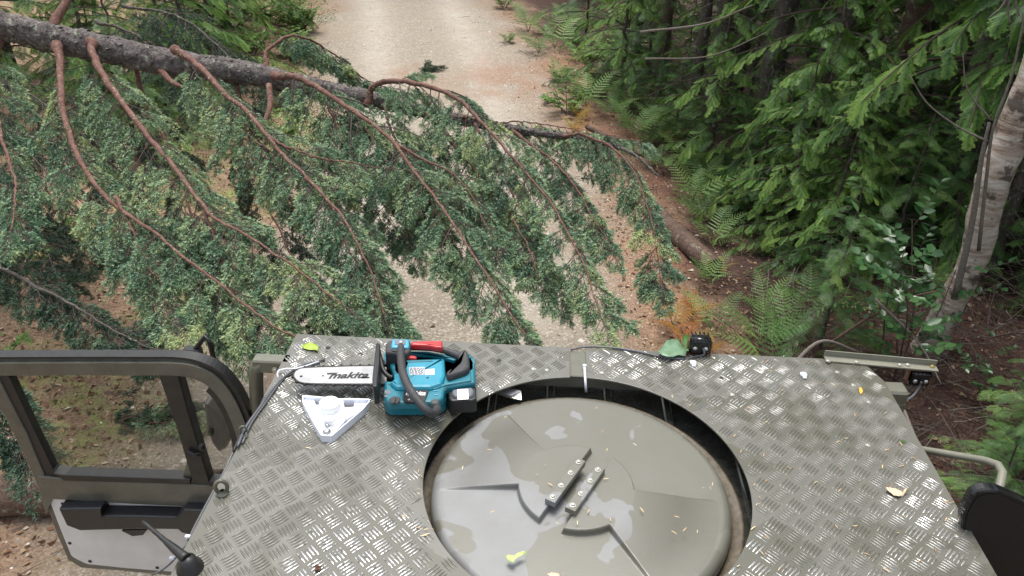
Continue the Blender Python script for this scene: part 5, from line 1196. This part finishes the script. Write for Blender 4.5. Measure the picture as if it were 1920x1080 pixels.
# handles
mb = MB(); cpr(mb, [(925, 165), (955, 138), (1150, 130), (1160, 175), (1158, 240), (1120, 262), (1030, 268), (1015, 258), (920, 250)], .045, .100, .006, .005)
hp = spl([c3(1130, 205, .085), c3(1240, 207, .085), c3(1360, 215, .085), c3(1470, 235, .082), c3(1560, 265, .078), c3(1640, 300, .074)], 24); mb.tube(hp, [.0085]*16+[.0088, .0092, .0096, .010, .0105, .011, .0115, .012], 14)
cpr(mb, [(1600, 250), (1640, 228), (1690, 222), (1714, 265), (1720, 390), (1680, 422), (1512, 476), (1492, 435), (1590, 372), (1622, 340)], .040, .088, .007, .006); mb.build('top_handle', MAT['grip'], CS)
mb = MB(); cpr(mb, [(1128, 242), (1330, 246), (1500, 280), (1596, 314), (1572, 330), (1480, 303), (1330, 276), (1128, 264)], .045, .076, .003, .002); mb.build('handle_trim', MAT['teal'], CS)
mb = MB(); cpr(mb, [(985, 127), (1145, 127), (1148, 200), (1130, 208), (975, 206)], .095, .106, .004, .004); sw = mb.build('switch_panel', MAT['teal_l'], CS)
mb = MB(); cpr(mb, [(1010, 136), (1112, 136), (1112, 180), (1010, 180)], .105, .1075, .001, .003); mb.build('button_pad', MAT['greycap'], sw); mb = MB(); mb.lathe([(.0042, 0), (.0042, .001), (.003, .0015), (0, .0015)], c3(1068, 157, .1075), n=16); mb.build('power_button', MAT['lab'], sw)
mb = MB(); cpr(mb, [(1165, 152), (1300, 142), (1458, 143), (1466, 203), (1400, 202), (1330, 186), (1165, 178)], .090, .104, .004, .003); mb.build('lock_lever', MAT['red'], CS)
mb = MB(); cpr(mb, [(1123, 283), (1160, 278), (1220, 290), (1215, 312), (1123, 300)], .06, .085, .003, .003); mb.build('trigger', MAT['red'], CS)
fh = spl([c3(1070, 195, .098), c3(1068, 290, .108), c3(1085, 440, .118), c3(1140, 580, .118), c3(1225, 705, .112), c3(1320, 810, .098), c3(1375, 835, .080), c3(1410, 805, .062), c3(1400, 765, .055)], 40)
MB().tube(fh, .0098, 14).build('front_handle', MAT['grip'], CS)
mb = MB(); mb.lathe([(.010, 0), (.010, .012), (.007, .015), (0, .015)], c3(1392, 762, .055), n=18); mb.build('handle_knob', flat('dusty_black', (.08, .085, .09), .7, var=.4, scale=120), CS)
# hand guard
gq = [(846, 160), (872, 170), (868, 340), (845, 575), (798, 575), (797, 490), (818, 300), (832, 170)]
mb = MB(); cpr(mb, gq, .045, .098, .003, .004)
mb.tube(spl([c3(860, 260, .08), c3(880, 340, .075), c3(900, 420, .07), c3(950, 480, .066), c3(995, 495, .066)], 14), .006, 8); mb.tube(spl([c3(860, 240, .07), c3(880, 320, .06), c3(930, 380, .06)], 10), .005, 8); mb.build('hand_guard', MAT['black'], CS)
# battery
mb = MB(); cpr(mb, [(1515, 590), (1780, 570), (1786, 690), (1745, 705), (1545, 712), (1522, 690)], .012, .050, .004, .004); BA = mb.build('battery', MAT['black'], CS)
mb = MB(); cpr(mb, [(1552, 600), (1735, 578), (1762, 600), (1758, 640), (1735, 668), (1580, 672), (1548, 640)], .046, .058, .006, .006); mb.build('battery_cap', MAT['greycap'], BA)
mb = MB(); cpr(mb, [(1600, 605), (1705, 600), (1710, 698), (1604, 704)], .058, .0588, .0003, .002); mb.build('battery_label', MAT['whitelab'], BA)
# ================================================================== white triangular bracket
WB = empty('plastic_bracket', rf(630, 775, 0), label='white triangular plastic bracket lying on the roof below the chainsaw', cat='bracket'); cq = np.array(WB.location)
mb = MB(); Z1 = .020
for pts in ([(140, 662), (370, 680), (395, 690), (520, 692), (765, 696), (762, 706), (630, 713), (520, 713), (352, 702), (240, 696), (146, 690)],
            [(144, 692), (240, 698), (264, 748), (272, 852), (226, 884), (140, 722)], [(352, 702), (520, 713), (534, 768), (348, 752)], [(630, 713), (764, 706), (700, 792), (556, 884), (540, 776), (622, 771)]):
    cpr(mb, pts, .006, Z1*.55, .0, None)
cpr(mb, [(262, 750), (348, 752), (540, 776), (556, 884), (412, 1036), (318, 1032), (226, 884), (272, 852)], .0015, Z1*.45, .001, None)
def wall(a, b, w_=10, z1=Z1):
    a, b = np.array(a, float), np.array(b, float); d = (b-a)/np.linalg.norm(b-a); n2 = np.array([-d[1], d[0]])*w_/2; cpr(mb, [a-n2, b-n2, b+n2, a+n2], .0, z1, .0008, None)
ol = [(140, 662), (140, 722), (226, 888), (314, 1036), (412, 1042), (705, 792), (770, 716), (765, 696)]
for a, b in zip(ol[:-1], ol[1:]): wall(a, b)
wall((142, 664), (378, 684), 12); wall((520, 694), (765, 698), 12); wall((700, 792), (556, 884), 8, Z1*.8); wall((226, 888), (556, 884), 6, Z1*.6)
mb.build('shell', MAT['white'], WB)
mb = MB(); mb.lathe([(.0245, .006), (.0245, .026), (.023, .028), (.0085, .029), (.0080, .014), (0, .014)], c3(402, 812, 0), n=36); cpr(mb, [(330, 850), (440, 850), (430, 905), (338, 903)], .006, .024, .001, None); mb.build('socket', MAT['whitelab'], WB)
mb = MB(); mb.lathe([(.0075, .0), (0, .0001)], c3(408, 790, .0155), n=20); mb.build('socket_hole', MAT['ink'], WB)
for x_, y_, r_ in ((372, 950, .004), (367, 1005, .0062)): mb = MB(); mb.lathe([(r_*1.5, 0), (r_*1.5, .001), (r_, .0015), (r_, .004), (r_*.7, .005), (0, .005)], c3(x_, y_, .0105), n=16); mb.build('screw', MAT['steel'], WB)

# ================================================================== leaves and bits on the roof
def leaf(pts, z, mat, lab, tint=.5, stem=None, curl=.006, name='fallen_leaf', cat='leaf'):
    q = np.array([rf(x, y, z) for x, y in pts]); c = q.mean(0); n_ = len(q); r1 = c+(q-c)*.55; dd_ = np.linalg.norm(q-c, axis=1); q = q.copy(); q[:, 2] += curl*(dd_/dd_.max())**2*np.sin(np.arange(n_)*1.7+1)**2; c = c.copy(); c[2] += curl*.3
    V = np.vstack([[c], r1, q]); V = np.vstack([V, V-[0, 0, .0006]])-q.mean(0); m_ = 2*n_+1
    F = [[0, 1+i, 1+(i+1) % n_] for i in range(n_)]; F2 = [[1+i, 1+n_+i, 1+n_+(i+1) % n_, 1+(i+1) % n_] for i in range(n_)]
    F3 = [[1+n_+i, m_+1+n_+i, m_+1+n_+(i+1) % n_, 1+n_+(i+1) % n_] for i in range(n_)]
    f3 = np.array(F+[[a+m_, c_+m_, b_+m_] for a, b_, c_ in F]); f4 = np.array(F2+F3)
    me = npmesh(name, V, [f3, f4], MAT[mat], tint=np.full(len(f3)+len(f4), tint), smooth=True); o = link(name, me); o.location = q.mean(0); tag(o, lab, cat)
    if stem is not None: MB().tube(spl([rf(x, y, z+.002)-q.mean(0) for x, y in stem], 8), [.0011]*8, 6).build('leaf_stalk', MAT[mat+'_s'] if mat+'_s' in MAT else MAT['fstem'], o)
    return o
def lm(name, c0, c1, rough=.45, veins=True):
    m, nt, p, o = newmat(name); v = world_pos(nt); n = noise(nt, v, 60, 4, .6); w_ = N(nt, 'ShaderNodeTexWave', Scale=38., Distortion=3.); L(nt, v, w_.inputs['Vector'])
    c = mix(nt, n, c0, c1); c = mix(nt, mth(nt, 'MULTIPLY', ramp(nt, w_.outputs['Fac'], [(.8, 0.), (.95, 1.)]), .35 if veins else 0.), c, tuple(min(1, x*1.7) for x in c1)); L(nt, c, p.inputs['Base Color']); p.inputs['Roughness'].default_value = rough; L(nt, bump(nt, n, .4, .002), p.inputs['Normal']); return m
MAT['lf_yg'] = lm('yellow_green_leaf', (.20, .33, .03), (.36, .50, .06)); MAT['lf_dg'] = lm('dusty_green_leaf', (.05, .12, .05), (.20, .31, .20), .35, False); MAT['lf_dd'] = lm('dark_green_leaf', (.02, .07, .01), (.05, .13, .02), .35)
MAT['lf_tan'] = lm('tan_leaf', (.48, .32, .20), (.66, .50, .36), .6); MAT['lf_y'] = lm('yellow_leaf', (.50, .26, .03), (.65, .42, .06), .6); MAT['lf_pg'] = lm('pale_green_leaf', (.30, .45, .10), (.48, .62, .22), .6)
leaf([(565, 651), (572, 646), (582, 644), (592, 646), (597, 652), (597, 659), (590, 658), (580, 656), (570, 655)], .004, 'lf_yg', 'yellow green leaf near the front left corner of the roof', stem=[(592, 656), (599, 661), (605, 669)], curl=.010)
leaf([(1233, 664), (1240, 652), (1250, 642), (1259, 636), (1270, 642), (1280, 650), (1287, 660), (1285, 668), (1272, 667), (1262, 670), (1250, 672), (1240, 669)], .012, 'lf_dg', 'large dusty green leaf leaning over the cable left of the black lamp', curl=.016)
leaf([(1290, 664), (1283, 654), (1279, 640), (1281, 632), (1288, 629), (1294, 632), (1294, 648)], .014, 'lf_dd', 'narrow dark green leaf standing against the black lamp', curl=.012)
leaf([(1659, 918), (1668, 914), (1680, 917), (1692, 921), (1700, 920), (1694, 929), (1686, 933), (1676, 929), (1664, 923)], .004, 'lf_tan', 'tan dry leaf on the right side of the tread plate', stem=[(1692, 921), (1704, 920)], curl=.012)
leaf([(948, 1045), (952, 1040), (963, 1042), (972, 1036), (984, 1035), (986, 1038), (976, 1043), (966, 1048), (963, 1055), (956, 1053)], .000, 'lf_pg', 'torn pale green leaf on the round hatch cover', curl=.004)
leaf([(1610, 727), (1616, 727), (1618, 735), (1614, 740), (1611, 734)], .003, 'lf_y', 'small yellow leaf scrap near the right edge of the tread plate', curl=.006)
leaf([(1025, 1078), (1035, 1073), (1048, 1076), (1050, 1082), (1038, 1085)], -.004, 'lf_tan', 'pale brown leaf at the bottom edge on the hatch cover', curl=.004)
leaf([(1686, 827), (1692, 825), (1700, 829), (1694, 830)], .002, 'lf_dd', 'tiny green leaf tip at the right edge of the plate', curl=.003)
for x_, y_, lb in ((1300, 681, 'small white plastic cable mount in front of the black lamp'), (1507, 703, 'small white plastic cable mount on the right part of the roof')):
    c = rf(x_, y_, .004); mb = MB(); mb.box((0, .002, 0), (.016, .014, .008), bev=.002); mb.box((0, -.009, -.0005), (.009, .010, .006), bev=.0015); o = mb.build('cable_mount', MAT['white']); o.location = c; tag(o, lb, 'cable mount')
mb = MB(); rg = np.random.default_rng(6)
c = rf(594, 1064, .005)
for k in range(16): mb.box(rg.normal(0, .0035, 3)*[1.3, .9, .6], (.006, .005, .002), np.array(Matrix.Rotation(rg.random()*3, 3, 'Z')@Matrix.Rotation(rg.normal(0, .6), 3, 'X')), bev=.0006)
o = mb.build('cone_scale', flat('brown_cone', (.10, .05, .03), .8, var=.4)); o.location = c; tag(o, 'small brown cone fragment at the lower left of the tread plate', 'cone')
# shed needles lying all over the plate and hatch
rg = np.random.default_rng(8); n_ = 230; px = rg.uniform(380, 1850, n_); py = rg.uniform(640, 1079, n_); k = rg.random(n_) < np.clip((px-700)/900, .06, 1); px, py = px[k], py[k]
q = np.array([rf(a, b, .003) for a, b in zip(px, py)]); ins = inside(q[:, 0], q[:, 1], plate_poly(-1)) | inside(q[:, 0], q[:, 1], plate_poly(1)); dsc = np.hypot(q[:, 0]-hc[0], q[:, 1]-hc[1]) < RR-.03
ea = rg.random(60)*6.28; er = HR+np.abs(rg.normal(.004, .012, 60)); cl_ = vnoise(ea*6, ea*0, 1.3, 3) > .45; ee = np.stack([HC[0]+er*np.cos(ea), HC[1]+er*np.sin(ea), np.full(60, ROOF+.003)], -1)[cl_]; ee = ee[ee[:, 1] < 1.58]
q = np.vstack([q, ee]); ins = np.r_[ins, np.ones(len(ee), bool)]; dsc = np.r_[dsc, np.zeros(len(ee), bool)]
q = q[ins | dsc]; dsc = dsc[ins | dsc]; q[dsc, 2] = ROOF+.008; a = rg.random(len(q))*6.28
v, f, t = scatter(np.array([(-1, -.10, 0), (0, -.16, .12), (1, -.08, 0), (1, .08, 0), (0, .16, .12), (-1, .10, 0)]), np.array([[0, 1, 4, 5], [1, 2, 3, 4]]), q, rotz(a), rg.uniform(.0035, .0075, len(q)), rg.random(len(q)))
MAT['dryneedle'] = leafmat('dry_needle', [(0., (.34, .19, .08)), (.6, (.60, .42, .20)), (1., (.72, .60, .38))], .6, 0.)
tag(link('shed_needles', npmesh('shed_needles', v, f, MAT['dryneedle'], tint=t)), kind='stuff')
